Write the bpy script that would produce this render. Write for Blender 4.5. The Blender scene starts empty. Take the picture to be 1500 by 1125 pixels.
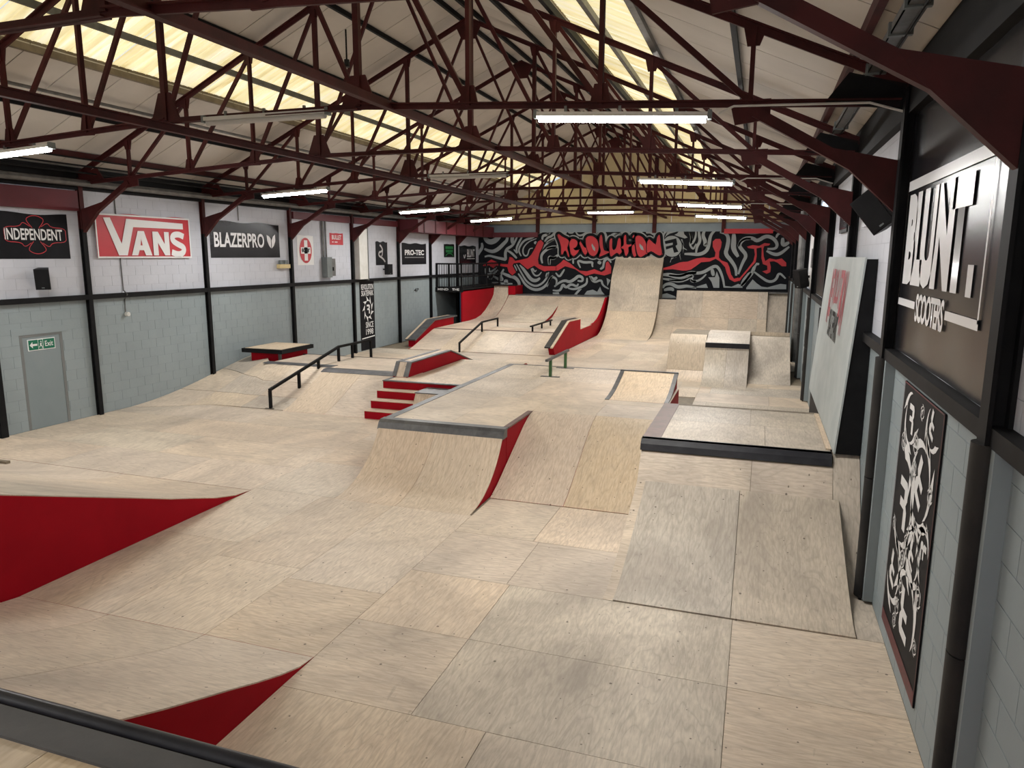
import bpy, bmesh, math, random
from mathutils import Vector, Matrix
random.seed(7)
S = bpy.context.scene
C = S.collection
PI = math.pi
# ---------------------------------------------------------------- camera
cam = bpy.data.cameras.new('camera'); cam.sensor_width = 36.0; cam.lens = 1059.29/1500*36
cam.clip_start = 0.05; cam.clip_end = 200
co = bpy.data.objects.new('camera', cam); C.objects.link(co)
pitch, yaw, roll = .176662, .325965, .0045071
fw = Vector((-math.sin(yaw)*math.cos(pitch), math.cos(yaw)*math.cos(pitch), -math.sin(pitch)))
rt = Vector((math.cos(yaw), math.sin(yaw), 0)); up = rt.cross(fw)
r2 = rt*math.cos(roll)+up*math.sin(roll); u2 = -rt*math.sin(roll)+up*math.cos(roll)
mw = Matrix((r2, u2, -fw)).transposed().to_4x4(); mw.translation = Vector((0, 0, 3.55))
co.matrix_world = mw
S.camera = co
# ---------------------------------------------------------------- world, exposure
w = bpy.data.worlds.new('world'); S.world = w; w.use_nodes = True
w.node_tree.nodes['Background'].inputs[0].default_value = (.62, .74, .9, 1)
w.node_tree.nodes['Background'].inputs[1].default_value = 1.0
S.view_settings.view_transform = 'Standard'; S.view_settings.look = 'None'
S.view_settings.exposure = 0.0; S.view_settings.gamma = 1.0
S.view_settings.use_curve_mapping = False
LAMP_W = 138.0        # watts of one lit tube
SKYLIGHT = .84       # radiance of the daylit roof sheets
# ---------------------------------------------------------------- materials
def mat(name, rgb, rough=.6, metal=0., spec=.5):
    m = bpy.data.materials.new(name); m.use_nodes = True
    b = m.node_tree.nodes['Principled BSDF']
    b.inputs['Base Color'].default_value = (*rgb, 1); b.inputs['Roughness'].default_value = rough
    b.inputs['Metallic'].default_value = metal; b.inputs['Specular IOR Level'].default_value = spec
    return m
class NT:
    def __init__(s, m): s.t = m.node_tree; s.n = s.t.nodes; s.b = s.n['Principled BSDF']
    def add(s, typ, ins=None, **kw):
        n = s.n.new(typ)
        for k, v in kw.items(): setattr(n, k, v)
        for k, v in (ins or {}).items():
            if hasattr(v, 'is_linked') or hasattr(v, 'links'): s.t.links.new(v, n.inputs[k])
            else: n.inputs[k].default_value = v
        return n
    def math(s, op, a, b=0., c=None):
        d = {0: a, 1: b}
        if c is not None: d[2] = c
        n = s.add('ShaderNodeMath', d, operation=op); return n.outputs[0]
    def mix(s, f, a, b, blend='MIX'):
        n = s.n.new('ShaderNodeMix'); n.data_type = 'RGBA'; n.blend_type = blend
        for i, v in ((0, f), (6, a), (7, b)):
            if hasattr(v, 'links'): s.t.links.new(v, n.inputs[i])
            else: n.inputs[i].default_value = v if i == 0 else (*v[:3], 1)
        return n.outputs[2]
    def ramp(s, f, stops):
        n = s.n.new('ShaderNodeValToRGB'); s.t.links.new(f, n.inputs[0])
        e = n.color_ramp.elements
        while len(e) < len(stops): e.new(.5)
        for x, (p, c) in zip(e, stops): x.position = p; x.color = (*c, 1)
        return n.outputs[0]
def v3(f): return (f, f, f)
def noise(k, vec, scale, detail=4, dist=0., rough=.55):
    return k.add('ShaderNodeTexNoise', {'Vector': vec, 'Scale': scale, 'Detail': detail, 'Distortion': dist, 'Roughness': rough}).outputs['Fac']
def plywood(name, along, light, dark, wear=.5):
    m = mat(name, light, .5, 0, .35); k = NT(m)
    pos = k.add('ShaderNodeNewGeometry').outputs['Position']
    rnd = k.add('ShaderNodeObjectInfo').outputs['Random']
    off = k.add('ShaderNodeVectorMath', {0: (37., 91., 13.), 'Scale': rnd}, operation='SCALE').outputs[0]
    p2 = k.add('ShaderNodeVectorMath', {0: pos, 1: off}, operation='ADD').outputs[0]
    sc = (.55, 3.2, 3.2) if along == 'X' else (3.2, .55, .55)
    st = k.add('ShaderNodeVectorMath', {0: p2, 1: sc}, operation='MULTIPLY').outputs[0]
    # veneer figure: contour rings of a stretched noise
    n1 = noise(k, st, .75, 3, .6)
    ring = k.math('PINGPONG', k.math('MULTIPLY', n1, 16.), .5)
    ring = k.math('MULTIPLY', ring, 2.)
    st2 = k.add('ShaderNodeVectorMath', {0: p2, 1: tuple(x*6 for x in sc)}, operation='MULTIPLY').outputs[0]
    n2 = noise(k, st2, 2.2, 5)
    base = k.mix(k.ramp(n2, [(.38, v3(0)), (.62, v3(1))]), dark, light)
    base = k.mix(k.math('MULTIPLY', k.math('POWER', ring, 5.), .45), base, tuple(x*.66 for x in dark))
    # each sheet has its own tone
    tone = k.add('ShaderNodeHueSaturation', {'Hue': k.math('MULTIPLY_ADD', rnd, .008, .496), 'Saturation': k.math('MULTIPLY_ADD', k.math('FRACT', k.math('MULTIPLY', rnd, 7.3)), .20, .74),
        'Value': k.math('MULTIPLY_ADD', k.math('FRACT', k.math('MULTIPLY', rnd, 3.7)), .16, .92), 'Color': base}).outputs[0]
    # wheel dirt and worn patches
    d1 = noise(k, pos, .55, 6, .8, .62)
    dirt = k.ramp(d1, [(.40, v3(0)), (.72, v3(1))])
    col = k.mix(k.math('MULTIPLY', dirt, wear), tone, (.23, .195, .165))
    d2 = noise(k, pos, 1.7, 5, 1.2)
    col = k.mix(k.math('MULTIPLY', k.ramp(d2, [(.55, v3(0)), (.75, v3(1))]), wear*.45), col, (.5, .42, .35))
    # screws and small dents
    vn = k.add('ShaderNodeTexVoronoi', {'Vector': pos, 'Scale': 4.0}, voronoi_dimensions='2D')
    vn2 = k.add('ShaderNodeTexVoronoi', {'Vector': pos, 'Scale': .9}, voronoi_dimensions='2D')
    c1 = k.add('ShaderNodeSeparateColor', {0: vn.outputs['Color']}).outputs[0]
    dots = k.math('MAXIMUM', k.math('LESS_THAN', vn.outputs['Distance'], k.math('MULTIPLY', c1, .036)), k.math('LESS_THAN', vn2.outputs['Distance'], .011))
    col = k.mix(k.math('MULTIPLY', dots, .75), col, (.06, .045, .035))
    # dark wheel scuffs: short streaks
    sst = k.add('ShaderNodeVectorMath', {0: pos, 1: (7., 1.6, 4.)}, operation='MULTIPLY').outputs[0]
    sc1 = k.ramp(noise(k, sst, .9, 6, 1.5, .7), [(.63, v3(0)), (.74, v3(1))])
    col = k.mix(k.math('MULTIPLY', sc1, .6*wear), col, (.12, .10, .085))
    k.t.links.new(col, k.b.inputs['Base Color'])
    k.t.links.new(k.math('MULTIPLY_ADD', dirt, .12, .46), k.b.inputs['Roughness'])
    bp = k.add('ShaderNodeBump', {'Strength': .06, 'Distance': .004, 'Height': n2})
    k.t.links.new(bp.outputs[0], k.b.inputs['Normal'])
    return m
def mottled(name, rgb, rgb2, rough=.6, scale=2., bump=0., metal=0., spec=.5, obj_var=.0, detail=5):
    m = mat(name, rgb, rough, metal, spec); k = NT(m)
    pos = k.add('ShaderNodeNewGeometry').outputs['Position']
    n = noise(k, pos, scale, detail, .3, .6)
    col = k.mix(k.ramp(n, [(.38, v3(0)), (.68, v3(1))]), rgb, rgb2)
    if obj_var:
        rnd = k.add('ShaderNodeObjectInfo').outputs['Random']
        col = k.add('ShaderNodeHueSaturation', {'Value': k.math('MULTIPLY_ADD', rnd, obj_var, 1-obj_var/2), 'Color': col}).outputs[0]
    k.t.links.new(col, k.b.inputs['Base Color'])
    if bump:
        n3 = noise(k, pos, scale*14, 4)
        k.t.links.new(k.add('ShaderNodeBump', {'Strength': bump, 'Distance': .01, 'Height': n3}).outputs[0], k.b.inputs['Normal'])
    return m
def emit(name, rgb, s):
    m = mat(name, rgb, .4); b = m.node_tree.nodes['Principled BSDF']
    b.inputs['Emission Color'].default_value = (*rgb, 1); b.inputs['Emission Strength'].default_value = s
    return m
PX = plywood('plywood_grain_across', 'X', (.68, .55, .405), (.55, .43, .305), .62)
PY = plywood('plywood_grain_along', 'Y', (.70, .565, .415), (.57, .445, .315), .52)
PT = plywood('plywood_new_tan', 'Y', (.69, .53, .355), (.57, .42, .265), .32)
PG = plywood('plywood_grey_worn', 'Y', (.62, .525, .405), (.49, .41, .31), .72)
RED = mottled('red_paint', (.32, .004, .012), (.27, .003, .010), .6, 1.2, .1, spec=.08)
STEEL = mottled('worn_steel', (.15, .15, .155), (.09, .09, .095), .42, 5., .05, .6)
DARKST = mottled('dark_steel', (.016, .016, .02), (.03, .03, .035), .36, 5., .03, .0, .3)
BLACK = mottled('black_paint', (.007, .007, .008), (.012, .012, .013), .6, 3., spec=.12)
RUBBER = mottled('black_padding', (.016, .016, .017), (.032, .030, .028), .6, 2., .15, spec=.2)
DECKGREY = mottled('grey_deck_paint', (.075, .073, .075), (.05, .05, .052), .6, 4., .1)
BROWN = mottled('brown_edge_paint', (.16, .09, .075), (.11, .065, .055), .5, 5.)
MAROON = mottled('maroon_steel_paint', (.065, .012, .012), (.035, .008, .008), .6, 2.5, .08, .0, .2)
MAROON2 = mottled('maroon_board', (.12, .014, .022), (.08, .01, .016), .6, 1.)
WALLG = mottled('grey_wall_paint', (.265, .31, .325), (.235, .278, .292), .62, .9, .22, obj_var=.03)
WALLW = mottled('white_wall_paint', (.53, .545, .60), (.475, .49, .54), .6, .9, .2, obj_var=.03)
MORTW = mottled('white_painted_joint', (.44, .455, .50), (.40, .41, .46), .7, 1.)
MORTG = mottled('grey_painted_joint', (.215, .255, .27), (.19, .23, .245), .7, 1.)
BOARD = mottled('cream_roof_board', (.60, .56, .51), (.52, .485, .44), .75, .7, .08, obj_var=.08)
GALV = mottled('galvanised_steel', (.17, .17, .165), (.11, .11, .105), .45, 6., 0, .5)
TIMBER = mottled('dusty_timber', (.22, .18, .125), (.14, .11, .075), .7, 4.)
GABLE = mottled('yellow_gable_board', (.62, .52, .31), (.52, .43, .25), .7, .9, 0, obj_var=.1)  # cream-yellow boards, tone varies from board to board
BLUEGREY = mottled('blue_grey_band', (.24, .30, .34), (.2, .25, .29), .6, 1.)
VINYL = mottled('black_banner_vinyl', (.010, .010, .012), (.016, .016, .019), .25, 2., spec=.35)
VINYLM = mottled('black_banner_cloth', (.006, .006, .008), (.010, .010, .013), .6, 2., spec=.15)
WHITEP = mat('white_print', (.72, .72, .72), .5)
WHITEV = mat('white_vinyl_print', (.74, .74, .75), .3)
REDP = mottled('red_banner_print', (.50, .022, .035), (.42, .02, .03), .5, 2.)
REDM = mottled('red_mural_paint', (.52, .012, .022), (.40, .012, .02), .55, .9)
MBLACK = mottled('black_mural_paint', (.006, .007, .010), (.010, .011, .014), .7, 1., spec=.12)
MGREY = mottled('grey_mural_paint', (.30, .325, .33), (.26, .285, .29), .6, 1.)
GREENP = mat('green_print', (.01, .16, .04), .5)
EXITG = mat('exit_green', (.0, .14, .075), .4)
PLASTIC = mottled('black_plastic', (.008, .008, .009), (.014, .014, .015), .5, 6., spec=.2)
WPLAST = mottled('white_plastic', (.62, .61, .58), (.55, .54, .5), .4, 4.)
GREYBOX = mottled('grey_enamel', (.16, .18, .18), (.12, .14, .14), .45, 3.)
NAVY = mottled('navy_panel', (.012, .028, .065), (.008, .018, .04), .45, 2.)
GREENM = mottled('green_post_paint', (.035, .11, .03), (.025, .08, .022), .45, 5.)
BOARDG = mottled('pale_grey_board', (.36, .40, .40), (.43, .465, .46), .6, 2.5, .1)
PANEW = emit('daylit_pane', (.62, .78, 1.0), 1.1)
CREAM = mat('cream_plastic', (.62, .5, .25), .45)
# lit tube diffuser and the dark unlit one
TUBE = emit('lit_tube_diffuser', (1., .99, .97), 75.0)
TUBEOFF = mat('unlit_tube_diffuser', (.45, .44, .42), .35)
# roof light sheet: daylight through dirty corrugated plastic
SKYM = mat('daylit_corrugated_sheet', (.75, .7, .5), .5)
k = NT(SKYM); pos = k.add('ShaderNodeNewGeometry').outputs['Position']; rnd = k.add('ShaderNodeObjectInfo').outputs['Random']
sy = k.add('ShaderNodeVectorMath', {0: pos, 1: (.5, 6.5, .5)}, operation='MULTIPLY').outputs[0]
n1 = noise(k, sy, 1.0, 3, .4); n2 = noise(k, pos, 1.1, 4)
cc = k.ramp(n1, [(.30, (.55, .42, .17)), (.48, (.90, .78, .44)), (.66, (1., .96, .76))])
cc = k.mix(k.ramp(n2, [(.45, v3(0)), (.75, v3(.5))]), cc, (.80, .66, .32))
cc = k.add('ShaderNodeHueSaturation', {'Value': k.math('MULTIPLY_ADD', rnd, .22, .86), 'Color': cc}).outputs[0]
k.t.links.new(cc, k.b.inputs['Emission Color']); k.b.inputs['Emission Strength'].default_value = SKYLIGHT
# ---------------------------------------------------------------- mesh helpers
class MB:
    def __init__(s): s.v = []; s.f = []
    def add(s, vs, fs):
        o = len(s.v); s.v += [tuple(p) for p in vs]; s.f += [tuple(i+o for i in f) for f in fs]; return s
    def box(s, x0, x1, y0, y1, z0, z1):
        return s.add([(x, y, z) for z in (z0, z1) for y in (y0, y1) for x in (x0, x1)],
            [(0, 2, 3, 1), (4, 5, 7, 6), (0, 1, 5, 4), (2, 6, 7, 3), (0, 4, 6, 2), (1, 3, 7, 5)])
    def bar(s, a, b, w, d, side=(0, 1, 0)):       # w across, d along «side»
        a = Vector(a); b = Vector(b); t = (b-a).normalized(); sd = Vector(side); sd = (sd-t*sd.dot(t)).normalized(); n = t.cross(sd)
        vs = [p+n*(i*w/2)+sd*(j*d/2) for p in (a, b) for i, j in ((-1, -1), (1, -1), (1, 1), (-1, 1))]
        return s.add(vs, [(0, 1, 2, 3), (7, 6, 5, 4), (0, 4, 5, 1), (1, 5, 6, 2), (2, 6, 7, 3), (3, 7, 4, 0)])
    def tee(s, a, b, w, d, t=.014, flip=1):       # web in the truss plane, flange along Y
        a = Vector(a); b = Vector(b); u = (b-a).normalized(); sd = Vector((0, 1, 0)); n = u.cross(sd)*flip
        s.bar(a+n*0, b+n*0, w, t*2); off = n*(w/2-t/2)
        return s.bar(a+off, b+off, t, d)
    def tube(s, pts, r, seg=8, cap=True):
        pts = [Vector(p) for p in pts]; n = len(pts); o = len(s.v); ref = Vector((0, 0, 1))
        for i, p in enumerate(pts):
            t = ((pts[min(i+1, n-1)]-p).normalized()+(p-pts[max(i-1, 0)]).normalized()).normalized()
            a = t.cross(ref)
            if a.length < .05: a = t.cross(Vector((0, 1, 0)))
            a.normalize(); b = t.cross(a)
            for q in range(seg): s.v.append(tuple(p+a*(r*math.cos(2*PI*q/seg))+b*(r*math.sin(2*PI*q/seg))))
        for i in range(n-1):
            for q in range(seg):
                q2 = (q+1) % seg; s.f.append((o+i*seg+q, o+i*seg+q2, o+(i+1)*seg+q2, o+(i+1)*seg+q))
        if cap: s.f.append(tuple(o+q for q in range(seg))[::-1]); s.f.append(tuple(o+(n-1)*seg+q for q in range(seg)))
        return s
    def prism(s, prof, x0, x1):                   # closed (y,z) outline swept along X
        n = len(prof)
        return s.add([(x, y, z) for x in (x0, x1) for y, z in prof],
            [tuple(range(n)), tuple(range(2*n-1, n-1, -1))]+[(i, i+n, (i+1) % n+n, (i+1) % n) for i in range(n)])
    def shell(s, prof, x0, x1, t=.014):           # open (y,z) curve, given thickness downwards
        up_ = []
        for i, (y, z) in enumerate(prof):
            a = prof[max(i-1, 0)]; b = prof[min(i+1, len(prof)-1)]; l = math.hypot(b[0]-a[0], b[1]-a[1])
            ny, nz = -(b[1]-a[1])/l, (b[0]-a[0])/l
            if nz < 0 or (abs(nz) < 1e-6 and ny > 0 and False): ny, nz = -ny, -nz
            up_.append((y-ny*t, z-nz*t))
        n = len(prof); vs = [(x, y, z) for x in (x0, x1) for y, z in prof]+[(x, y, z) for x in (x0, x1) for y, z in up_]
        fs = []
        for i in range(n-1):
            fs += [(i, i+1, n+i+1, n+i), (2*n+i, 3*n+i, 3*n+i+1, 2*n+i+1), (i, 2*n+i, 2*n+i+1, i+1), (n+i, n+i+1, 3*n+i+1, 3*n+i)]
        fs += [(0, n, 3*n, 2*n), (n-1, 3*n-1, 4*n-1, 2*n-1)]
        return s.add(vs, fs)
    def poly(s, pts3): return s.add(pts3, [tuple(range(len(pts3)))])
    def mesh(s, name):
        me = bpy.data.meshes.new(name); me.from_pydata(s.v, [], s.f); me.update()
        bm = bmesh.new(); bm.from_mesh(me); bmesh.ops.recalc_face_normals(bm, faces=bm.faces); bm.to_mesh(me); bm.free()
        return me
    def obj(s, name, m, parent=None, smooth=False, origin=None):
        if parent is not None and origin is None:
            o0 = Vector(parent['_o']) if '_o' in parent else Vector((0, 0, 0))
            s.v = [tuple(Vector(p)-o0) for p in s.v]
        elif origin is not None: s.v = [tuple(Vector(p)-Vector(origin)) for p in s.v]
        me = s.mesh(name); me.materials.append(m)
        if smooth:
            for p in me.polygons: p.use_smooth = True
            try: me.set_sharp_from_angle(angle=.6)
            except Exception: pass
        return link(name, me, parent, origin)
def link(name, me, parent=None, origin=None):
    o = bpy.data.objects.new(name, me); C.objects.link(o)
    if parent is not None:
        o.parent = parent
        if '_o' in parent: o['_o'] = list(parent['_o'])
    elif origin is not None: o.location = origin; o['_o'] = list(origin)
    return o
def tag(o, label, cat, group=None):
    o['label'] = label; o['category'] = cat
    if group: o['group'] = group
    return o
def thing(name, label, cat, loc=(0, 0, 0), group=None):
    o = bpy.data.objects.new(name, None); C.objects.link(o); o.location = loc; o['_o'] = list(loc); o.empty_display_size = .2
    return tag(o, label, cat, group)
def struct(name, mb, m):
    o = mb.obj(name, m); o['kind'] = 'structure'; return o
def rect(name, m, parent, x0, x1, y0, y1, z0, z1): return MB().box(x0, x1, y0, y1, z0, z1).obj(name, m, parent)
def arc(y0, R, y1, n=10, sgn=1):                  # quarter-pipe curve from toe y0 to y1
    return [(y0+(y1-y0)*i/n, R-math.sqrt(max(R*R-((y1-y0)*i/n)**2, 0))) for i in range(n+1)]
def cut(prof, a, b):                              # part of a curve between two y values
    def at(y):
        for (y0, z0), (y1, z1) in zip(prof, prof[1:]):
            if min(y0, y1)-1e-9 <= y <= max(y0, y1)+1e-9: return (y, z0+(z1-z0)*(y-y0)/(y1-y0) if y1 != y0 else z0)
        return prof[-1] if abs(y-prof[-1][0]) < abs(y-prof[0][0]) else prof[0]
    lo, hi = min(a, b), max(a, b)
    mid = sorted([p for p in prof if lo+1e-6 < p[0] < hi-1e-6])
    return [at(lo)]+mid+[at(hi)]
def sheets(parent, prof, xs, ys, m, gap=.003, name='plywood_sheet', th=.014):
    mm = m if isinstance(m, (list, tuple)) else [m]; i = 0
    for x0, x1 in zip(xs, xs[1:]):
        for y0, y1 in zip(ys, ys[1:]):
            MB().shell(cut(prof, y0+gap, y1-gap), x0+gap, x1-gap, th).obj(name, mm[i % len(mm)], parent, True); i += 1
def body(parent, prof, x0, x1, m=None, zb=0., name='frame', drop=.013):
    lo = [(y, max(z-drop, zb)) for y, z in prof]
    out = lo+[(prof[-1][0], zb), (prof[0][0], zb)]
    q = []
    for p in out:
        if not q or math.hypot(p[0]-q[-1][0], p[1]-q[-1][1]) > 1e-4: q.append(p)
    if math.hypot(q[0][0]-q[-1][0], q[0][1]-q[-1][1]) < 1e-4: q.pop()
    return MB().prism(q, x0, x1).obj(name, m or RED, parent)
# flat print: frame = origin, u axis, v axis, outward normal
class Frame:
    def __init__(s, o, u, v): s.o = Vector(o); s.u = Vector(u); s.v = Vector(v); s.n = s.u.cross(s.v)
    def p(s, a, b, h=0): return s.o+s.u*a+s.v*b+s.n*h
def LW(y, z): return Frame((-13.8, y, z), (0, 1, 0), (0, 0, 1))
def RW(y, z): return Frame((1.31, y, z), (0, -1, 0), (0, 0, 1))
def BW(x, z, y=35.3): return Frame((x, y, z), (1, 0, 0), (0, 0, 1))
def polys(name, lst, m, parent, fr, h):
    mb = MB()
    for q in lst: mb.poly([fr.p(a, b, h) for a, b in q])
    o = mb.obj(name, m, parent)
    for f in o.data.polygons:                      # face outwards
        pass
    return o
def ribbon(pts, w, closed=False, taper=False):
    n = len(pts); out = []; L = []; Rr = []
    # smooth the drawn line first
    for _ in range(2):
        q = []
        rng = range(n if closed else n-1)
        if not closed: q.append(pts[0])
        for i in rng:
            a = pts[i]; b = pts[(i+1) % n]
            q.append((a[0]*.75+b[0]*.25, a[1]*.75+b[1]*.25)); q.append((a[0]*.25+b[0]*.75, a[1]*.25+b[1]*.75))
        if not closed: q.append(pts[-1])
        pts = q; n = len(pts)
    for i in range(n):
        a = pts[(i-1) % n] if closed else pts[max(i-1, 0)]; b = pts[(i+1) % n] if closed else pts[min(i+1, n-1)]
        dx, dy = b[0]-a[0], b[1]-a[1]; l = math.hypot(dx, dy) or 1
        ww = w/2
        if taper and not closed: ww *= .45+.55*math.sin(PI*min(max(i/(n-1), .04), .96))
        L.append((pts[i][0]-dy/l*ww, pts[i][1]+dx/l*ww)); Rr.append((pts[i][0]+dy/l*ww, pts[i][1]-dx/l*ww))
    for i in range(n if closed else n-1):
        j = (i+1) % n; out.append([L[i], L[j], Rr[j], Rr[i]])
    return out
DG = None
def text(name, body_, m, parent, fr, a, b, wid, hei, h=.003, bold=.0, shear=0., space=1.):
    cu = bpy.data.curves.new('letters', 'FONT'); cu.body = body_; cu.offset = bold; cu.shear = shear; cu.space_character = space; cu.resolution_u = 3
    to = bpy.data.objects.new('letters', cu); C.objects.link(to)
    dg = bpy.context.evaluated_depsgraph_get(); me = bpy.data.meshes.new_from_object(to.evaluated_get(dg))
    bpy.data.objects.remove(to); bpy.data.curves.remove(cu)
    xs = [v.co.x for v in me.vertices]; ys = [v.co.y for v in me.vertices]
    x0, x1, y0, y1 = min(xs), max(xs), min(ys), max(ys)
    o0 = Vector(parent['_o']) if parent is not None and '_o' in parent else Vector((0, 0, 0))
    for v in me.vertices:
        v.co = fr.p(a+(v.co.x-x0)/(x1-x0)*wid, b+(v.co.y-y0)/(y1-y0)*hei, h)-o0
    me.materials.clear(); me.materials.append(m); me.name = name
    return link(name, me, parent)
def cloth(name, m, parent, fr, wid, hei, amp=.012, nx=24, nz=8, seed=0, h=.012):
    mb = MB(); r = random.Random(seed); ph = [r.uniform(0, 6) for _ in range(4)]
    vs = []
    for j in range(nz+1):
        for i in range(nx+1):
            a = i/nx; b = j/nz
            d = amp*(.5+.5*math.sin(a*17+ph[0]+b*3)*math.sin(b*4+ph[1]))*(1-.6*b)
            sag = -.02*math.sin(a*PI*4+ph[2])*b*(1 if amp > .008 else .3)
            vs.append(fr.p(a*wid, b*hei+sag, h-.006+d*.35))
    n = nx+1
    mb.add(vs, [(j*n+i, j*n+i+1, (j+1)*n+i+1, (j+1)*n+i) for j in range(nz) for i in range(nx)])
    return mb.obj(name, m, parent, True)
# ================================================================ ROOM SHELL
XL, XR, YB, YF = -13.8, 1.31, 35.4, -4.0
XC = (XL+XR)/2; EAVE = 5.2; SL = .45
def roofz(run): return EAVE+.12+SL*run
TY = [-2.6, 1.05, 4.7, 8.35, 12.0, 15.6, 19.3, 22.9, 26.4, 29.4, 32.4]
CAMP = Vector((0, 0, 3.55))
fl = struct('floor', MB().box(XL-.3, XR+.3, YF, YB+.2, -.25, -.016), TIMBER)
# plywood sheets on the flat floor, each one a piece of its own
def tiles(x0, x1, y0, y1, sx, sy, m, stag=0., ox=0., oy=0.):
    ys = []; y = y0+oy
    while y < y1-.05: ys.append(y); y += sy
    ys = [y0]+[q for q in ys if q > y0+.05]+[y1]
    for r, (a, b) in enumerate(zip(ys, ys[1:])):
        xs = []; x = x0+ox-(stag*sx if r % 2 else 0)
        while x < x1-.05: xs.append(x); x += sx
        xs = [x0]+[q for q in xs if q > x0+.05]+[x1]
        for c, d in zip(xs, xs[1:]):
            mm = m[random.randrange(len(m))]
            MB().box(c+.0025, d-.0025, a+.0025, b-.0025, -.015, 0).obj('plywood_sheet', mm, fl)
def tile1(x0, x1, y0, y1, m): MB().box(x0+.0025, x1-.0025, y0+.0025, y1-.0025, -.015, 0).obj('plywood_sheet', m, fl)
for y0, y1, xs in ((1.9, 3.4, (-3.57, -1.3, 1.31)), (3.4, 4.6, (-3.57, -1.75, .1, 1.31)), (4.6, 5.8, (-3.57, -2.38, -.05, 1.31)), (5.8, 7.0, (-3.57, -2.38, -.05, 1.31)), (7.0, 8.25, (-3.57, -2.42, -1.3)), (8.25, 9.6, (-3.57, -2.5, -1.36))):
    for a, b in zip(xs, xs[1:]): tile1(a, b, y0, y1, random.choice([PX, PX, PG]) if b > -1 else random.choice([PX, PY]))
for x0, x1, yy in ((-7.15, -5.95, (5.06, 7.0, 8.85)), (-5.95, -4.77, (5.06, 6.6, 8.85)), (-4.77, -3.57, (5.06, 6.35, 8.85))):
    for a, b in zip(yy, yy[1:]): tile1(x0, x1, a, b, random.choice([PY, PY, PX]))
tile1(-7.15, -5.755, 8.85, 10.4, PY); tile1(-7.15, -5.755, 10.4, 12.0, PX)
tiles(-13.8, -7.15, 8.75, 13.7, 2.44, 1.22, [PX, PY, PX, PG], .5)
tiles(-7.15, -5.75, 12.0, 13.7, 1.4, 1.22, [PX])
tiles(-1.36, 1.31, 12.0, 21.3, 2.44, 1.22, [PX, PX, PG], .4, .3)
tiles(-13.8, -8.0, 19.6, 24.6, 2.44, 1.22, [PX, PG, PX], .5)
tiles(-8.0, -1.36, 18.6, 24.6, 2.44, 1.22, [PX, PX, PY], .5)
tiles(-6.76, -2.5, 24.6, 32.2, 1.22, 2.44, [PY, PY, PX], .5)
tiles(-2.5, 1.31, 24.0, 32.2, 2.44, 1.22, [PX, PG], .5)
# ---- side walls of painted blockwork: 300 nearest blocks as pieces, the rest joined
CH = .2175; BLK = .45
def wall(name, X, sgn, y0, y1, holes):
    wl = struct(name, MB().box(min(X+sgn*.008, X+sgn*.25), max(X+sgn*.008, X+sgn*.25), YF, YB, 0, 5.2), MORTG)
    MB().box(min(X+sgn*.004, X+sgn*.02), max(X+sgn*.004, X+sgn*.02), YF, YB, 2.61, 5.15).obj('joint_coat', MORTW, wl)
    if not holes: MB().box(min(X+sgn*.004, X+sgn*.02), max(X+sgn*.004, X+sgn*.02), YF, YB, 0, 2.61).obj('joint_coat', MORTG, wl)
    else: MB().box(min(X+sgn*.004, X+sgn*.02), max(X+sgn*.004, X+sgn*.02), holes[0][1], YB, 0, 2.61).box(min(X+sgn*.004, X+sgn*.02), max(X+sgn*.004, X+sgn*.02), YF, holes[0][0], 0, 2.61).box(min(X+sgn*.004, X+sgn*.02), max(X+sgn*.004, X+sgn*.02), holes[0][0], holes[0][1], holes[0][3], 2.61).obj('joint_coat', MORTG, wl)
    cells = []
    for r in range(23):
        y = y0-(BLK/2 if r % 2 else 0)
        while y < y1:
            a, b = max(y, y0), min(y+BLK, y1)
            segs = [(a, b)]
            for h in holes:
                if r*CH+.02 < h[3] and (r+1)*CH-.02 > h[2]: segs = [q for c, d in segs for q in ((c, min(d, h[0])), (max(c, h[1]), d))]
            cells += [(c, d, r) for c, d in segs if d-c > .05]
            y += BLK
    key = lambda c: (Vector((X, (c[0]+c[1])/2, (c[2]+.5)*CH))-CAMP).length-(0 if c[0] > (3.6 if sgn > 0 else 9.2) else -60)
    cells.sort(key=key); cache = {}
    g = .003; rest = {0: MB(), 1: MB()}
    for i, (a, b, r) in enumerate(cells):
        hi = 1 if r >= 12 else 0
        if i < 300:
            kk = (round(b-a, 3), hi)
            if kk not in cache:
                me = MB().box(min(0, sgn*.05), max(0, sgn*.05), g, b-a-g, g, CH-g).mesh('block'); me.materials.append(WALLW if hi else WALLG); cache[kk] = me
            o = bpy.data.objects.new('block', cache[kk]); C.objects.link(o); o.parent = wl; o.location = (X, a, r*CH)
        else: rest[hi].box(min(X, X+sgn*.05), max(X, X+sgn*.05), a+g, b-g, r*CH+g, (r+1)*CH-g)
    for hi in (0, 1):
        if rest[hi].v:
            o = rest[hi].obj('blockwork', WALLW if hi else WALLG, wl); o['kind'] = 'stuff'
    return wl
wl_left = wall('wall_left', XL, -1, 3.0, YB, [(10.36, 11.30, 0, 1.93)])
wl_right = wall('wall_right', XR, 1, 2.0, YB, [])
wf = struct('wall_front', MB().box(XL-.3, XR+.3, YF-.25, YF, 0, 8.9), WALLW)
wb = struct('wall_back', MB().box(XL-.3, XR+.3, YB-.02, YB+.2, 0, 5.1), MGREY)
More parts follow.
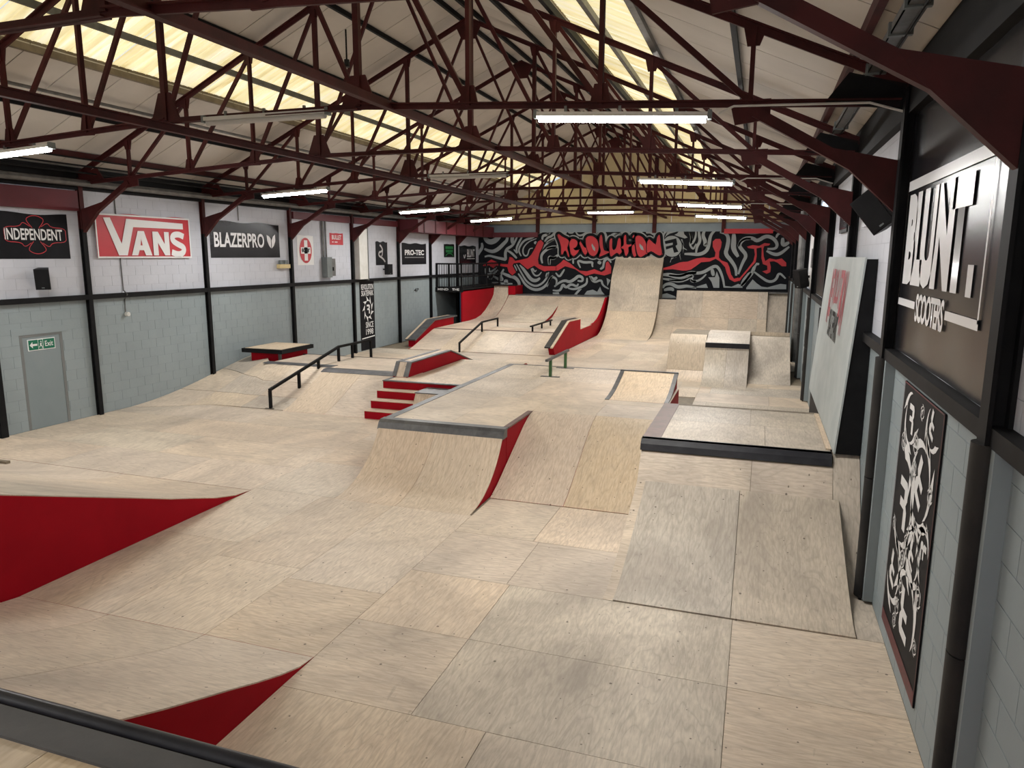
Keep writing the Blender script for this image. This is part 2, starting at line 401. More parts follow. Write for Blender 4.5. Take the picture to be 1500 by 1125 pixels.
# gable of upright boards above the mural
gm = MB().prism([(0, 0)], 0, 0) if False else None
for i in range(14):
    a = XL+i*15.11/14; b = a+15.11/14
    za = roofz(min(a-XL, XR-a)); zb = roofz(min(b-XL, XR-b)); mid = (a+b)/2
    pts = [(a+.006, 5.05), (b-.006, 5.05), (b-.006, zb), (a+.006, za)]
    MB().add([(x, y, z) for y in (YB-.06, YB-.02) for x, z in pts], [(0, 1, 2, 3), (7, 6, 5, 4), (0, 4, 5, 1), (1, 5, 6, 2), (2, 6, 7, 3), (3, 7, 4, 0)]).obj('gable_board', GABLE, wb)
MB().box(XL, XR, YB-.10, YB-.02, 4.66, 5.02).obj('header_band', BLUEGREY, wb)
MB().box(XL, XR, YB-.13, YB-.02, 5.02, 5.07).obj('header_rail', GALV, wb)
for x in (-10.6, -7.75, -4.85, -1.7):
    MB().box(x-.09, x+.09, YB-.2, YB-.06, 4.6, roofz(min(x-XL, XR-x))-.05).obj('gable_post', MAROON, wb)
# ---- rails and posts on the side walls
for X, s, nm in ((XL, 1, 'left'), (XR, -1, 'right')):
    struct('trim_%d' % (1 if s > 0 else 2), MB().box(min(X, X+s*.10), max(X, X+s*.10), YF, YB, 2.555, 2.66), BLACK)
    struct('trim_%d' % (3 if s > 0 else 4), MB().box(min(X, X+s*.09), max(X, X+s*.09), YF, YB, 4.86, 5.31), BLACK)
PYR = {y: y-.2 for y in TY}; PYR.update({4.7: 4.42, 8.35: 7.95, 12.0: 11.8})
for ty in TY:
    for X, s in ((XL, 1), (XR, -1)):
        if ty < 4 and (s < 0 or ty < 0): continue
        if s > 0 and ty < 8: continue
        mid = (X+s*.09)
        p = thing('steel_post', 'x', 'post', (mid, ty if s > 0 else PYR[ty], 0), 'steel wall posts')
        upz = 4.05 if s > 0 else 2.62; D = .09 if s > 0 else .11; hw = .05 if s > 0 else .075; yc = ty if s > 0 else PYR[ty]
        for nm2, za, zb, mm in (('lower_shaft', 0, upz, BLACK), ('upper_shaft', upz, 5.1, MAROON if s > 0 else BLACK)):
            MB().box(X+s*D-.012, X+s*D+.012, yc-hw, yc+hw, za, zb).box(min(X, X+s*D), max(X, X+s*D), yc-.012, yc+.012, za, zb).box(X+s*.012-.012, X+s*.012+.012, yc-hw, yc+hw, za, zb).obj(nm2, mm, p)
        if s < 0:
            z0 = {8.35: .03}.get(ty, .02)
            prof = [(X-.06, yc-.08)]+[(X-.10-.065*math.sin(a*PI/8), yc+.09*-math.cos(a*PI/8)) for a in range(9)]+[(X-.06, yc+.08)]
            n = len(prof)
            for za, zb in ((z0, 1.32), (1.33, 2.56)):
                MB().add([(x, y, z) for z in (za, zb) for x, y in prof], [tuple(range(n))[::-1], tuple(range(n, 2*n))]+[(i, (i+1) % n, (i+1) % n+n, i+n) for i in range(n)]).obj('padding', RUBBER, p, True)
            MB().box(X-.09, X-.0, yc-.15, yc-.082, z0, 2.55).obj('pier_edge', WALLG, p)
        p['side'] = 'left' if s > 0 else 'right'
        k_ = TY.index(ty)
        where = {('right', 2): 'padded black right-wall post nearest the camera, before the huge black banner', ('right', 3): 'padded black post on right wall at the far edge of the large black banner',
            ('right', 4): 'black right-wall post whose foot is hidden by the leaning grey board', ('left', 4): 'black and maroon left-wall post between the cross-emblem banner and the red banner',
            ('left', 5): 'left-wall post between the red banner and the black leaf-logo banner', ('left', 6): 'left-wall post just left of the white poster with red oval cross',
            ('left', 7): 'left-wall post beside the tall narrow black banner', ('left', 8): 'left-wall post just left of the square black helmet-sponsor banner', ('left', 9): 'left-wall post just right of the square black helmet-sponsor banner',
            ('left', 10): 'left-wall post between the green poster and the last black banner', ('left', 3): 'left-wall post left of the grey exit door', ('left', 2): 'left-wall post nearest the camera'}
        lab = where.get((p['side'], k_))
        if not lab: lab = ['right-wall post at the far edge of the framed picture', 'right-wall post past the tall dark window sheet', 'right-wall post beside the small far speaker', 'third-last slim post on the right wall', 'second-last slim post on the right wall', 'last slim post on right wall before the mural'][k_-5] if s < 0 else 'left-wall post'
        p['label'] = lab
        del p['side']
# ---- roof: cream boards, corrugated daylight sheets
ceil = bpy.data.objects.new('ceiling', None); C.objects.link(ceil); ceil['kind'] = 'structure'
RUN = 7.555
def slope(side, r, y, dz=0.):
    x = XL+r if side == 0 else XR-r
    return (x, y, roofz(r)+dz)
ystep = .915
ny = int((YB-YF)/ystep)+1
for side in (0, 1):
    for i in range(ny):
        a = YF+i*ystep; b = min(a+ystep, YB-.02)
        if b-a < .1: continue
        if a > 3.0:
            for r0, r1 in ((-.15, 3.02), (4.64, RUN)):
                g = .010; vs = []
                for dz in (0, .03):
                    vs += [slope(side, r0, a+g, dz), slope(side, r1, a+g, dz), slope(side, r1, b-g, dz), slope(side, r0, b-g, dz)]
                MB().add(vs, [(0, 1, 2, 3), (7, 6, 5, 4), (0, 4, 5, 1), (1, 5, 6, 2), (2, 6, 7, 3), (3, 7, 4, 0)]).obj('roof_board', BOARD, ceil)
    # roof skin above the boards
    mb = MB()
    for r0, r1 in ((-.4, 3.0), (4.66, RUN+.02)):
        vs = [slope(side, r0, YF, .05), slope(side, r1, YF, .05), slope(side, r1, YB+.2, .05), slope(side, r0, YB+.2, .05), slope(side, r0, YF, .09), slope(side, r1, YF, .09), slope(side, r1, YB+.2, .09), slope(side, r0, YB+.2, .09)]
        mb.add(vs, [(0, 1, 2, 3), (7, 6, 5, 4), (0, 4, 5, 1), (1, 5, 6, 2), (2, 6, 7, 3), (3, 7, 4, 0)])
    mb.obj('roof_skin', TIMBER, ceil)
    # corrugated daylight sheets
    y = YF
    while y < YB-.1:
        y1 = min(y+1.1, YB); n = 26; mb = MB(); vs = []
        for i in range(n+1):
            yy = y+.004+(y1-y-.008)*i/n; dz = .10+.022*math.sin(yy*2*PI/.146)
            vs += [slope(side, 2.95, yy, dz), slope(side, 4.72, yy, dz)]
        mb.add(vs, [(2*i, 2*i+1, 2*i+3, 2*i+2) for i in range(n)])
        mb.obj('roof_light_sheet', SKYM, ceil, True)
        y = y1
# purlins
pur = [(.55, MAROON, .07, .12, 'maroon angle purlin nearest the eaves'), (1.75, BLACK, .06, .09, 'thin black purlin on the lower slope'), (3.02, TIMBER, .09, .10, 'dusty timber purlin along the lower skylight edge'),
       (3.86, GALV, .07, .10, 'grey purlin crossing the middle of the skylight strip'), (4.66, BLACK, .07, .12, 'black purlin along the upper skylight edge'), (6.1, BLACK, .06, .09, 'black purlin on the upper slope'), (7.35, BLACK, .06, .10, 'black purlin beside the ridge')]
for side in (0, 1):
    for r, m, ww, hh, lab in pur:
        x, _, z = slope(side, r, 0)
        o = MB().box(x-ww/2, x+ww/2, YF, YB-.06, z-hh-.004, z-.004).obj('purlin', m if side == 0 or m is not TIMBER else GALV, origin=(x, YF, z-hh))
        tag(o, lab+(', left roof slope' if side == 0 else ', right roof slope'), 'purlin', 'roof purlins')
x, _, z = slope(0, 2.3, 0)
o = MB().tube([(x, 3, z-.14), (x, YB-.1, z-.14)], .03, 8).obj('conduit', GALV, None, True, (x, 3, z-.14)); tag(o, 'long grey conduit running below the left skylight strip', 'pipe')
# ================================================================ TRUSSES
def chz(d): return 5.40-.055*d          # slightly cambered tie
def rfz(d): return roofz(RUN-d)-.20
ND = [1.5, 2.95, 4.5, 6.05]
def make_truss(ty, label):
    t = thing('roof_truss', label, 'truss', (XC, ty, 5.0), 'maroon steel roof trusses')
    t.rotation_euler = (0, 0, -.02)
    P = lambda d, z, y=0.: (XC+d, ty+y, z)
    for s in (-1, 1):
        MB().tee(P(s*7.5, rfz(7.5)), P(0, rfz(0)), .085, .12, flip=-s).obj('rafter', MAROON, t)
        MB().tee(P(s*7.42, chz(7.42)), P(s*1.5, chz(1.5)), .07, .11, flip=-s).obj('tie', MAROON, t)
        for i, d in enumerate(ND):
            wv = .075 if i == 0 else (.05 if i < 3 else .045)
            MB().bar(P(s*d, chz(d)), P(s*d, rfz(d)), wv, .07).obj('upright', MAROON, t)
            dn = ND[i-1] if i else 0.
            MB().bar(P(s*d, chz(d)+.02, .02), P(s*dn, rfz(dn)-.02, .02), .06 if i else .05, .05).obj('diagonal', MAROON, t)
            # gusset plates
            a, b, h = (.13, .07, .22) if i else (.26, .10, .36)
            cz = chz(d)
            pts = [(s*d-a, cz-.04), (s*d+a, cz-.04), (s*d+b, cz+h), (s*d-b, cz+h)] if i < 3 else [(s*d-.20, cz+.04), (s*d+.20, cz+.04), (s*d+.20, cz-.16), (s*d+s*-.20*0-.14, cz-.20)]
            MB().add([P(x, z, y) for y in (-.012, .012) for x, z in pts], [(0, 1, 2, 3), (7, 6, 5, 4), (0, 4, 5, 1), (1, 5, 6, 2), (2, 6, 7, 3), (3, 7, 4, 0)]).obj('gusset', MAROON, t)
            rz = rfz(d); pts = [(s*d-.16, rz+s*.16*-SL*-1*0+.02), (s*d+.16, rz+.02), (s*d+.10, rz-.30), (s*d-.10, rz-.30)]
            pts = [(s*d-.12, rfz(abs(s*d-.12))+.03), (s*d+.12, rfz(abs(s*d+.12))+.03), (s*d+.06, rz-.18), (s*d-.06, rz-.18)]
            MB().add([P(x, z, y) for y in (-.012, .012) for x, z in pts], [(0, 1, 2, 3), (7, 6, 5, 4), (0, 4, 5, 1), (1, 5, 6, 2), (2, 6, 7, 3), (3, 7, 4, 0)]).obj('gusset', MAROON, t)
        # knee brace down to the wall post
        MB().bar(P(s*6.1, chz(6.1)-.08), P(s*7.4, 4.22), .10, .08).obj('knee_brace', MAROON, t)
        pts = [(s*7.44, 3.98), (s*7.44, 4.46), (s*6.85, 4.60), (s*6.95, 4.45)]
        MB().add([P(x, z, y) for y in (-.043, .043) for x, z in pts], [(0, 1, 2, 3), (7, 6, 5, 4), (0, 4, 5, 1), (1, 5, 6, 2), (2, 6, 7, 3), (3, 7, 4, 0)]).obj('haunch_plate', MAROON, t)
        pts = [(s*7.46, 4.92), (s*7.46, 5.16), (s*6.95, 5.30), (s*6.75, 5.04)]
        MB().add([P(x, z, y) for y in (-.014, .014) for x, z in pts], [(0, 1, 2, 3), (7, 6, 5, 4), (0, 4, 5, 1), (1, 5, 6, 2), (2, 6, 7, 3), (3, 7, 4, 0)]).obj('heel_plate', BLACK if s > 0 else MAROON, t)
    MB().tee(P(-1.5, chz(1.5)), P(1.5, chz(1.5)), .07, .11, flip=-1).obj('tie', MAROON, t)
    pts = [(-.3, rfz(.3)+.02), (0, rfz(0)+.06), (.3, rfz(.3)+.02), (.16, rfz(0)-.40), (-.16, rfz(0)-.40)]
    MB().add([P(x, z, y) for y in (-.012, .012) for x, z in pts], [(0, 1, 2, 3, 4), (9, 8, 7, 6, 5)]+[(i, i+5, (i+1) % 5+5, (i+1) % 5) for i in range(5)]).obj('gusset', MAROON, t)
    return t
tl = ['', '', 'nearest roof truss, its tie crossing the top edge of the picture', 'second roof truss, carrying the long lit tube high on the right', 'third roof truss, its left knee brace beside the red banner', 'fourth roof truss, with a lit tube just left of the leaf-logo banner top',
      'fifth roof truss from the camera', 'sixth roof truss, carrying the third lit tube on the right', 'seventh roof truss from the camera', 'eighth roof truss, with three lit tubes in front of the mural top', 'last roof truss, directly before the back gable']
T0 = make_truss(TY[2]-.15, tl[2])
def dup(root, loc, label):
    r = root.copy(); C.objects.link(r); r.location = loc; r['label'] = label
    for ch in root.children:
        c = ch.copy(); C.objects.link(c); c.parent = r
        for g_ in ch.children:
            d = g_.copy(); C.objects.link(d); d.parent = c
    return r
for i in range(3, len(TY)): dup(T0, (XC, TY[i]-.15, 5.0), tl[i])
# longitudinal tie beams on the truss ties
o = MB().bar((-4.3, YF, 5.30), (-4.3, YB-.1, 5.30), .02, .10, (0, 0, 1)).bar((-4.3, YF, 5.255), (-4.3, YB-.1, 5.255), .085, .016, (0, 0, 1)).obj('tie_beam', MAROON, None, False, (-4.3, YF, 5.3)); tag(o, 'maroon angle beam running the length of the roof, right of centre', 'beam')
o = MB().bar((-7.62, YF, 5.21), (-7.62, YB-.1, 5.21), .016, .09, (0, 0, 1)).bar((-7.62, YF, 5.255), (-7.62, YB-.1, 5.255), .085, .016, (0, 0, 1)).bar((-7.62, YF, 5.165), (-7.62, YB-.1, 5.165), .085, .016, (0, 0, 1)).obj('tie_beam', MAROON, None, False, (-7.62, YF, 5.2)); tag(o, 'dark beam running the length of the roof, left of centre', 'beam')
# cable tray under the right slope
t = thing('cable_tray', 'grey galvanised cable tray running along the right roof slope', 'cable tray', (.93, 4, 5.3))
MB().box(.86, 1.0, 3.0, 24, 5.27, 5.29).box(.86, .865, 3.0, 24, 5.27, 5.35).box(.995, 1.0, 3.0, 24, 5.27, 5.35).obj('tray', GALV, t)
for y in (5.3, 6.0, 6.7, 8.0, 9.5, 11.2): MB().box(.84, 1.02, y, y+.05, 5.255, 5.36).obj('clamp', GREYBOX, t)
MB().tube([(.97, 3, 5.265), (.97, 6, 5.262), (.97, 12, 5.265)], .012, 6).obj('cable', BLACK, t)
# pipework along the left eaves
for i, (x, z, r, lab) in enumerate(((-13.45, 4.98, .07, 'thick dark duct pipe along the left eaves'), (-13.2, 5.16, .018, 'lower thin rail pipe under the left eaves'), (-13.0, 5.27, .018, 'middle thin rail pipe under the left eaves'), (-12.8, 5.38, .018, 'upper thin rail pipe under the left eaves'))):
    o = MB().tube([(x, 4, z), (x, YB-.2, z)], r, 8).obj('pipe', GALV if i == 0 else BLACK, None, True, (x, 4, z)); tag(o, lab, 'pipe')
# ================================================================ RAMPS
# foreground deck with coping (the photographer stands on it)
t = thing('viewing_deck', 'high plywood deck with dark steel edge in bottom left corner', 'deck', (-2, 0, 0))
MB().box(-7.15, 1.25, 1.72, 1.80, 0, 1.78).box(-7.15, 1.25, -3.9, -3.8, 0, 1.78).box(1.17, 1.25, -3.8, 1.72, 0, 1.78).box(-7.15, -7.07, -3.8, 1.72, 0, 1.78).obj('frame', RED, t)
for x0, x1 in ((-7.15, -4.7), (-4.7, -2.3), (-2.3, .1), (.1, 1.25)): MB().box(x0+.002, x1-.002, -3.9, 1.70, 1.78, 1.80).obj('plywood_sheet', PT, t)
MB().box(-7.15, 1.25, 1.655, 1.79, 1.785, 1.812).obj('edge_strip', DECKGREY, t)
MB().tube([(-7.15, 1.835, 1.80), (1.25, 1.835, 1.80)], .030, 14).obj('coping', DARKST, t, True)
# bank straight below the deck
pa = [(5.06, 0), (4.85, .03), (4.6, .105), (4.3, .215), (4.0, .335), (3.7, .45), (3.38, .575), (3.0, .735), (2.6, .95), (2.25, 1.24), (2.0, 1.53), (1.84, 1.77)]
pa = pa[::-1]
t = thing('bank_ramp', 'wide curved plywood bank in the foreground with a red right flank', 'ramp', (-5.36, 3, 0))
body(t, pa, -7.14, -3.57)
sheets(t, pa, (-7.14, -5.95, -4.77, -3.57), (1.84, 2.9, 5.06), [PY, PX, PY, PX])
# bank to its left, reaching further into the hall
pb = [(8.74, .0), (8.4, .035), (8.0, .125), (7.6, .25), (7.17, .38), (6.6, .58), (6.15, .735), (5.5, .96), (4.98, 1.14), (4.0, 1.48), (3.1, 1.80), (2.9, 1.80)][::-1]
t = thing('bank_ramp', 'long plywood bank at left with a tall dark red flank', 'ramp', (-10.5, 6, 0))
body(t, pb, -13.79, -7.15)
sheets(t, pb, (-13.79, -12.0, -9.6, -7.15), (2.9, 5.2, 6.4, 7.6, 8.74), [PX, PX, PY, PX, PG])
# right-hand box with a quarter-pipe face
t = thing('ledge_box', 'plywood quarter pipe box with black steel edge against right wall', 'ramp', (-.2, 9.5, 0))
pc = [(8.15, 0), (8.4, .05), (8.65, .15), (8.85, .30), (9.05, .52), (9.2, .70), (9.35, .90), (9.46, 1.04)]
po = [(7.0, 0.002), (7.2, .012), (7.45, .055), (7.75, .145), (8.1, .255), (8.5, .395), (8.85, .525), (9.15, .645), (9.17, .653)]
MB().prism([(7.0, 0)]+[(y, max(z-.016, 0)) for y, z in po]+[(y, max(z-.016, 0)) for y, z in pc if y > 9.18]+[(9.56, 1.02), (9.56, 1.10), (12.0, 1.10), (12.0, 0)], -1.355, 1.0).obj('frame', TIMBER, t)
sheets(t, pc, (-1.36, .05, 1.0), (9.12, 9.42), [PX, PX])
sheets(t, po, (-1.36, -1.24), (7.0, 9.14), PX, name='side_strip')
lift = [(y-.004, z+.012) for y, z in po]
sheets(t, lift, (-1.25, -.07, 1.07), (7.0, 9.15), [PG, PG], name='skate_surface_sheet')
MB().prism([(9.40, 1.0), (9.60, 1.0), (9.60, 1.137), (9.50, 1.137), (9.43, 1.08)], -1.37, .985).box(-1.37, .985, 9.5, 9.62, 1.115, 1.137).obj('front_edge', DARKST, t)
MB().box(-1.37, -1.13, 9.62, 12.0, 1.10, 1.134).obj('side_edge', BROWN, t)
MB().box(-1.13, .98, 11.93, 12.02, 1.08, 1.134).obj('back_edge', TIMBER, t)
for x0, x1, y0, y1 in ((-1.13, .2, 9.62, 10.8), (.2, .98, 9.62, 10.8), (-1.13, .0, 10.8, 11.93), (.0, .98, 10.8, 11.93)): MB().box(x0+.002, x1-.002, y0+.002, y1-.002, 1.10, 1.13).obj('plywood_sheet', PG, t)
pcs = pc[:-1]+[(9.5, 1.07), (9.62, 1.15)]
MB().prism([(y, max(z-.016, 0)) for y, z in pcs]+[(9.7, pcs[-1][1]), (9.7, 0), (8.15, 0)], 1.0, 1.305).obj('filler_frame', TIMBER, t)
sheets(t, pcs, (1.0, 1.305), (8.15, 9.62), PG, name='filler_strip')
MB().box(1.08, 1.308, 7.0, 8.15, -.012, .002).obj('filler_strip', PG, t)
# leaning grey board with painted club sign
t = thing('wall_board', 'tall pale grey board leaning on right wall with a red arched sign', 'board', (1.1, 12, 0))
yb0, yb1 = 9.5, 14.35
mb = MB(); q = []
vs = [(x, y, z) for y in (yb0, yb1) for x, z in ((1.0, 1.138), (1.165, 3.54), (1.185, 3.54), (1.02, 1.138))]
mb.add(vs, [(0, 1, 2, 3), (7, 6, 5, 4), (0, 4, 5, 1), (1, 5, 6, 2), (2, 6, 7, 3), (3, 7, 4, 0)]).obj('face_board', BOARDG, t)
for ya in (yb0+.01, yb1-.04):
    vs = [(x, y, z) for y in (ya, ya+.03) for x, z in ((1.022, 1.14), (1.187, 3.52), (1.305, 3.52), (1.305, 1.14))]
    MB().add(vs, [(0, 1, 2, 3), (7, 6, 5, 4), (0, 4, 5, 1), (1, 5, 6, 2), (2, 6, 7, 3), (3, 7, 4, 0)]).obj('side_frame', BLACK, t)
MB().box(1.03, 1.305, 12.03, yb1, 0, 1.14).obj('plinth', BLACK, t)
MB().box(.93, .995, 9.7, 11.9, 1.136, 1.15).obj('foot_batten', PT, t)
vv = Vector((.165, 0, 2.402)).normalized(); LEN = 2.415
fb = Frame((1.0, yb1, 1.138), (0, -1, 0), tuple(vv)); fb.n = Vector((-vv.z, 0, vv.x))
arcp = [(1.1, .95)] + [(1.45+1.0*(1-math.cos(a*PI/10))*.9, 1.45+.42*math.sin(a*PI/10)) for a in range(11)] + [(3.6, .95), (3.45, 2.25), (1.3, 2.25)]
top = lambda u: 1.42+.42*math.sin(max(0, min(1, (u-1.3)/2.1))*PI)
us = [1.22+2.3*i/10 for i in range(11)]
REDB = mottled('weathered_red_print', (.42, .05, .07), (.36, .07, .09), .6, 8.)
for i, ch in enumerate('REVOLUTION'):
    a, b = us[i], us[i+1]; lo = (top(a)+top(b))/2-.12
    text('letter', ch, REDB, t, fb, a+.02, lo, b-a-.03, 2.22-lo, .004, .03)
text('lettering', 'SKATEPARK', BLACK, t, fb, 1.75, 1.18, 1.35, .42, .004, .02)
# main platform
t = thing('platform', 'large central plywood platform with grey steel edges', 'ramp', (-3.6, 13, 0))
MB().box(-5.74, -3.60, 10.40, 11.80, 0, .862).box(-5.74, -1.42, 11.80, 14.85, 0, .862).box(-5.74, -2.56, 14.85, 16.86, 0, .862).obj('frame', RED, t)
for x0, x1 in ((-5.62, -4.6), (-4.6, -3.6)): MB().box(x0+.002, x1-.002, 10.44, 12.8, .862, .88).obj('plywood_sheet', PX, t)
for x0, x1 in ((-3.6, -2.5), (-2.5, -1.42)): MB().box(x0+.002, x1-.002, 11.78, 12.8, .862, .88).obj('plywood_sheet', PX, t)
for x0, x1, y0, y1 in ((-5.62, -4.2, 12.8, 14.85), (-4.2, -2.6, 12.8, 14.85), (-2.6, -1.42, 12.8, 14.85), (-5.62, -4.2, 14.85, 16.82), (-4.2, -2.56, 14.85, 16.82)): MB().box(x0+.002, x1-.002, y0+.002, y1-.002, .862, .88).obj('plywood_sheet', random.choice([PX, PY, PG]), t)
MB().box(-5.76, -5.62, 10.36, 16.86, .855, .886).obj('left_edge', STEEL, t)
MB().box(-5.62, -2.56, 16.80, 16.87, .855, .886).obj('far_edge', STEEL, t)
# down-slope at the far end
MB().prism([(16.87, 0), (16.87, .86), (18.5, .02), (18.5, 0)], -5.74, -2.56).obj('far_bank', RED, t)
sheets(t, [(16.88, .874), (18.5, .012)], (-5.74, -4.1, -2.56), (16.88, 18.5), PY)
# quarter pipe facing the camera
t = thing('quarter_pipe', 'tan quarter pipe with dark steel edge in front of central platform', 'ramp', (-4.7, 9.6, 0))
pq = arc(8.83, 1.62, 10.26, 12)
MB().prism([(y, max(z-.016, 0)) for y, z in pq if y < 10.24]+[(10.395, .80), (10.395, 0)], -5.74, -3.605).obj('frame', RED, t)
sheets(t, pq, (-5.75, -4.75, -3.60), (8.83, 10.20), PT)
MB().prism([(10.195, .745), (10.40, .745), (10.40, .865), (10.46, .872), (10.46, .89), (10.31, .89), (10.25, .85)], -5.77, -3.59).obj('front_edge', STEEL, t)
MB().box(-3.67, -3.585, 10.46, 11.72, .868, .892).obj('side_edge', BROWN, t)
# bank beside it
t = thing('bank_ramp', 'steep tan plywood bank between the quarter pipe and right-hand box', 'ramp', (-2.5, 10.6, 0))
pk = [(9.62, 0), (9.9, .10), (10.3, .29), (10.8, .535), (11.2, .73), (11.45, .825), (11.62, .865), (11.78, .88)]
body(t, pk, -3.59, -1.37)
sheets(t, pk, (-3.59, -2.47, -1.37), (9.62, 11.78), PT)
# kicker on the platform
t = thing('kicker_ramp', 'small kicker with grey metal rim and red side on central platform', 'ramp', (-2.05, 14, .88))
pkk = [(13.2, .882), (13.5, .90), (13.9, .955), (14.3, 1.05), (14.6, 1.13), (14.83, 1.20)]
body(t, pkk, -2.6, -1.46, RED, .88)
sheets(t, pkk, (-2.54, -1.52), (13.2, 14.83), PT)
for xa, xb in ((-2.62, -2.54), (-1.52, -1.44)): MB().shell([(y, z+.008) for y, z in pkk], xa, xb, .03).obj('side_rim', STEEL, t)
MB().box(-2.62, -1.44, 14.79, 14.86, 1.165, 1.212).obj('top_rim', STEEL, t)
# green rail on the platform
t = thing('grind_rail', 'short flat rail on two green posts on central platform', 'rail', (-4.27, 16.2, .88))
for y in (15.33, 17.15-.5):
    lastp = MB().box(-4.31, -4.25, y-.03, y+.03, .88, 1.27).obj('post', GREENM, t); MB().box(-4.5, -4.07, y-.05, y+.05, .88, .89).obj('foot_plate', STEEL, lastp)
MB().box(-4.31, -4.25, 15.0, 16.9, 1.26, 1.31).obj('rail_bar', GREENM if False else STEEL, t)
# stairs with upper deck and hubba ledge
t = thing('stair_set', 'four red-fronted steps leading up to a plywood deck', 'stairs', (-6.9, 15, 0))
for i in range(4):
    y = 13.65+.29*i; z = .177*(i+1)
    MB().box(-8.03, -5.78, y, 14.53 if i < 3 else 18.3, max(z-.177, 0), z-.012).obj('riser', RED, t)
    if i < 3: MB().box(-8.035, -5.78, y-.012, y+.29, z-.012, z).obj('tread', PX, t)
for x0, x1, y0, y1 in ((-7.95, -5.78, 14.6, 15.8), (-7.62, -5.78, 15.8, 17.0), (-7.62, -5.78, 17.0, 18.28)): MB().box(x0+.002, x1-.002, y0, y1-.003, .696, .71).obj('plywood_sheet', PY, t)
MB().box(-8.035, -5.78, 14.5, 14.6, .694, .715).box(-8.035, -7.95, 14.6, 15.8, .694, .715).obj('nosing', STEEL, t)
MB().prism([(18.3, 0), (18.3, .69), (20.0, .02), (20.0, 0)], -8.0, -5.78).obj('far_bank', RED, t)
sheets(t, [(18.3, .702), (20.0, .012)], (-8.0, -5.78), (18.3, 20.0), PY)
MB().prism([(13.50, .02), (13.86, .60), (14.5, .60), (14.5, .02)], -6.88, -5.80).obj('side_ledge', PT, t)
MB().box(-6.90, -5.79, 13.85, 14.5, .60, .622).obj('side_ledge_edge', STEEL, t)
# hubba ledge on the deck
t = thing('hubba_ledge', 'low ledge with red sides and grey steel edges on the stair deck', 'ledge', (-7.85, 16.5, .7))
hp = [(15.0, .71), (15.22, 1.03), (17.55, 1.03), (19.4, .47), (19.4, .28), (18.3, .71)]
MB().prism(hp, -8.03, -7.66).obj('frame', RED, t)
MB().shell([(15.0, .72), (15.22, 1.043)], -7.97, -7.68, .012).obj('front_sheet', PT, t)
for xa, xb, m in ((-8.05, -7.95, STEEL), (-7.76, -7.64, STEEL)): MB().shell([(15.0, .735), (15.22, 1.055), (17.55, 1.055), (19.4, .495)], xa, xb, .03).obj('edge_angle', m, t)
MB().box(-7.95, -7.76, 15.22, 15.42, 1.03, 1.05).obj('cross_angle', STEEL, t)
MB().shell([(15.42, 1.046), (17.55, 1.046), (19.4, .487)], -7.95, -7.76, .016).obj('top_sheet', PT, t)
# bank left of the stairs with its deck
t = thing('bank_ramp', 'plywood bank with grey steel top strip just left of the stairs', 'ramp', (-9.2, 15, 0))
pl = [(13.7, 0), (14.0, .07), (14.5, .265), (15.0, .49), (15.3, .615), (15.52, .70)]
body(t, pl, -10.2, -8.04); sheets(t, pl, (-10.2, -9.1, -8.04), (13.7, 15.4), [PT, PX])
MB().box(-10.2, -8.04, 15.60, 17.7, 0, .685).obj('deck_frame', RED, t)
MB().prism([(15.38, .655), (15.52, .713), (15.72, .713), (15.72, .69), (15.4, .64)], -10.25, -8.02).obj('top_strip', STEEL, t)
for x0, x1 in ((-10.2, -9.1), (-9.1, -8.04)): MB().box(x0+.002, x1-.002, 15.72, 17.68, .695, .71).obj('plywood_sheet', PX, t)
MB().box(-10.2, -8.04, 17.68, 17.73, .68, .716).obj('far_strip', DARKST, t)
MB().prism([(17.73, 0), (17.73, .69), (19.5, .02), (19.5, 0)], -10.2, -8.04).obj('far_bank', RED, t)
sheets(t, [(17.74, .704), (19.5, .012)], (-10.2, -8.04), (17.74, 19.5), PG)
# bank next to the left wall (warped surface) with its deck
t = thing('bank_ramp', 'patched plywood bank rising beside the left wall', 'ramp', (-12, 15, 0))
def warp(x, s):
    k = (x+13.8)/1.9; k = max(0, min(1, k)); k = k*k*(3-2*k)
    y0 = 12.9*(1-k)+13.75*k; y1 = 17.6*(1-k)+15.92*k
    y = y0+(y1-y0)*s; z = .705*(.25*s+.75*s*s*(3-2*s)*(.55+.45*s)) if k < .99 else .705*(.4*s+.6*s*s)
    return (x, y, z+.004)
for (xa, xb) in ((-13.79, -12.7), (-12.7, -11.4), (-11.4, -10.2)):
    for sa, sb in ((0, .33), (.33, .66), (.66, 1.)):
        nx, ns = 6, 5; vs = []
        for h in (0, -.05):
            for j in range(ns+1):
                for i in range(nx+1):
                    x, y, z = warp(xa+.003+(xb-xa-.006)*i/nx, sa+.003+(sb-sa-.006)*j/ns); vs.append((x, y, z+h))
        n = nx+1; N = n*(ns+1); fs = []
        for j in range(ns):
            for i in range(nx):
                a = j*n+i; fs += [(a, a+1, a+n+1, a+n), (N+a, N+a+n, N+a+n+1, N+a+1)]
        for j in range(ns): fs += [(j*n, j*n+n, N+j*n+n, N+j*n), (j*n+nx, N+j*n+nx, N+j*n+n+nx, j*n+n+nx)]
        for i in range(nx): fs += [(i, N+i, N+i+1, i+1), (ns*n+i, ns*n+i+1, N+ns*n+i+1, N+ns*n+i)]
        MB().add(vs, fs).obj('plywood_sheet', random.choice([PG, PX, PY, PG]), t, True)
MB().box(-12.3, -10.2, 16.0, 17.7, 0, .68).box(-13.79, -12.3, 17.62, 17.7, 0, .68).obj('deck_frame', RED, t)
MB().prism([(15.86, .69), (15.94, .716), (16.12, .716), (16.12, .69)], -12.35, -10.22).obj('top_strip', STEEL, t)
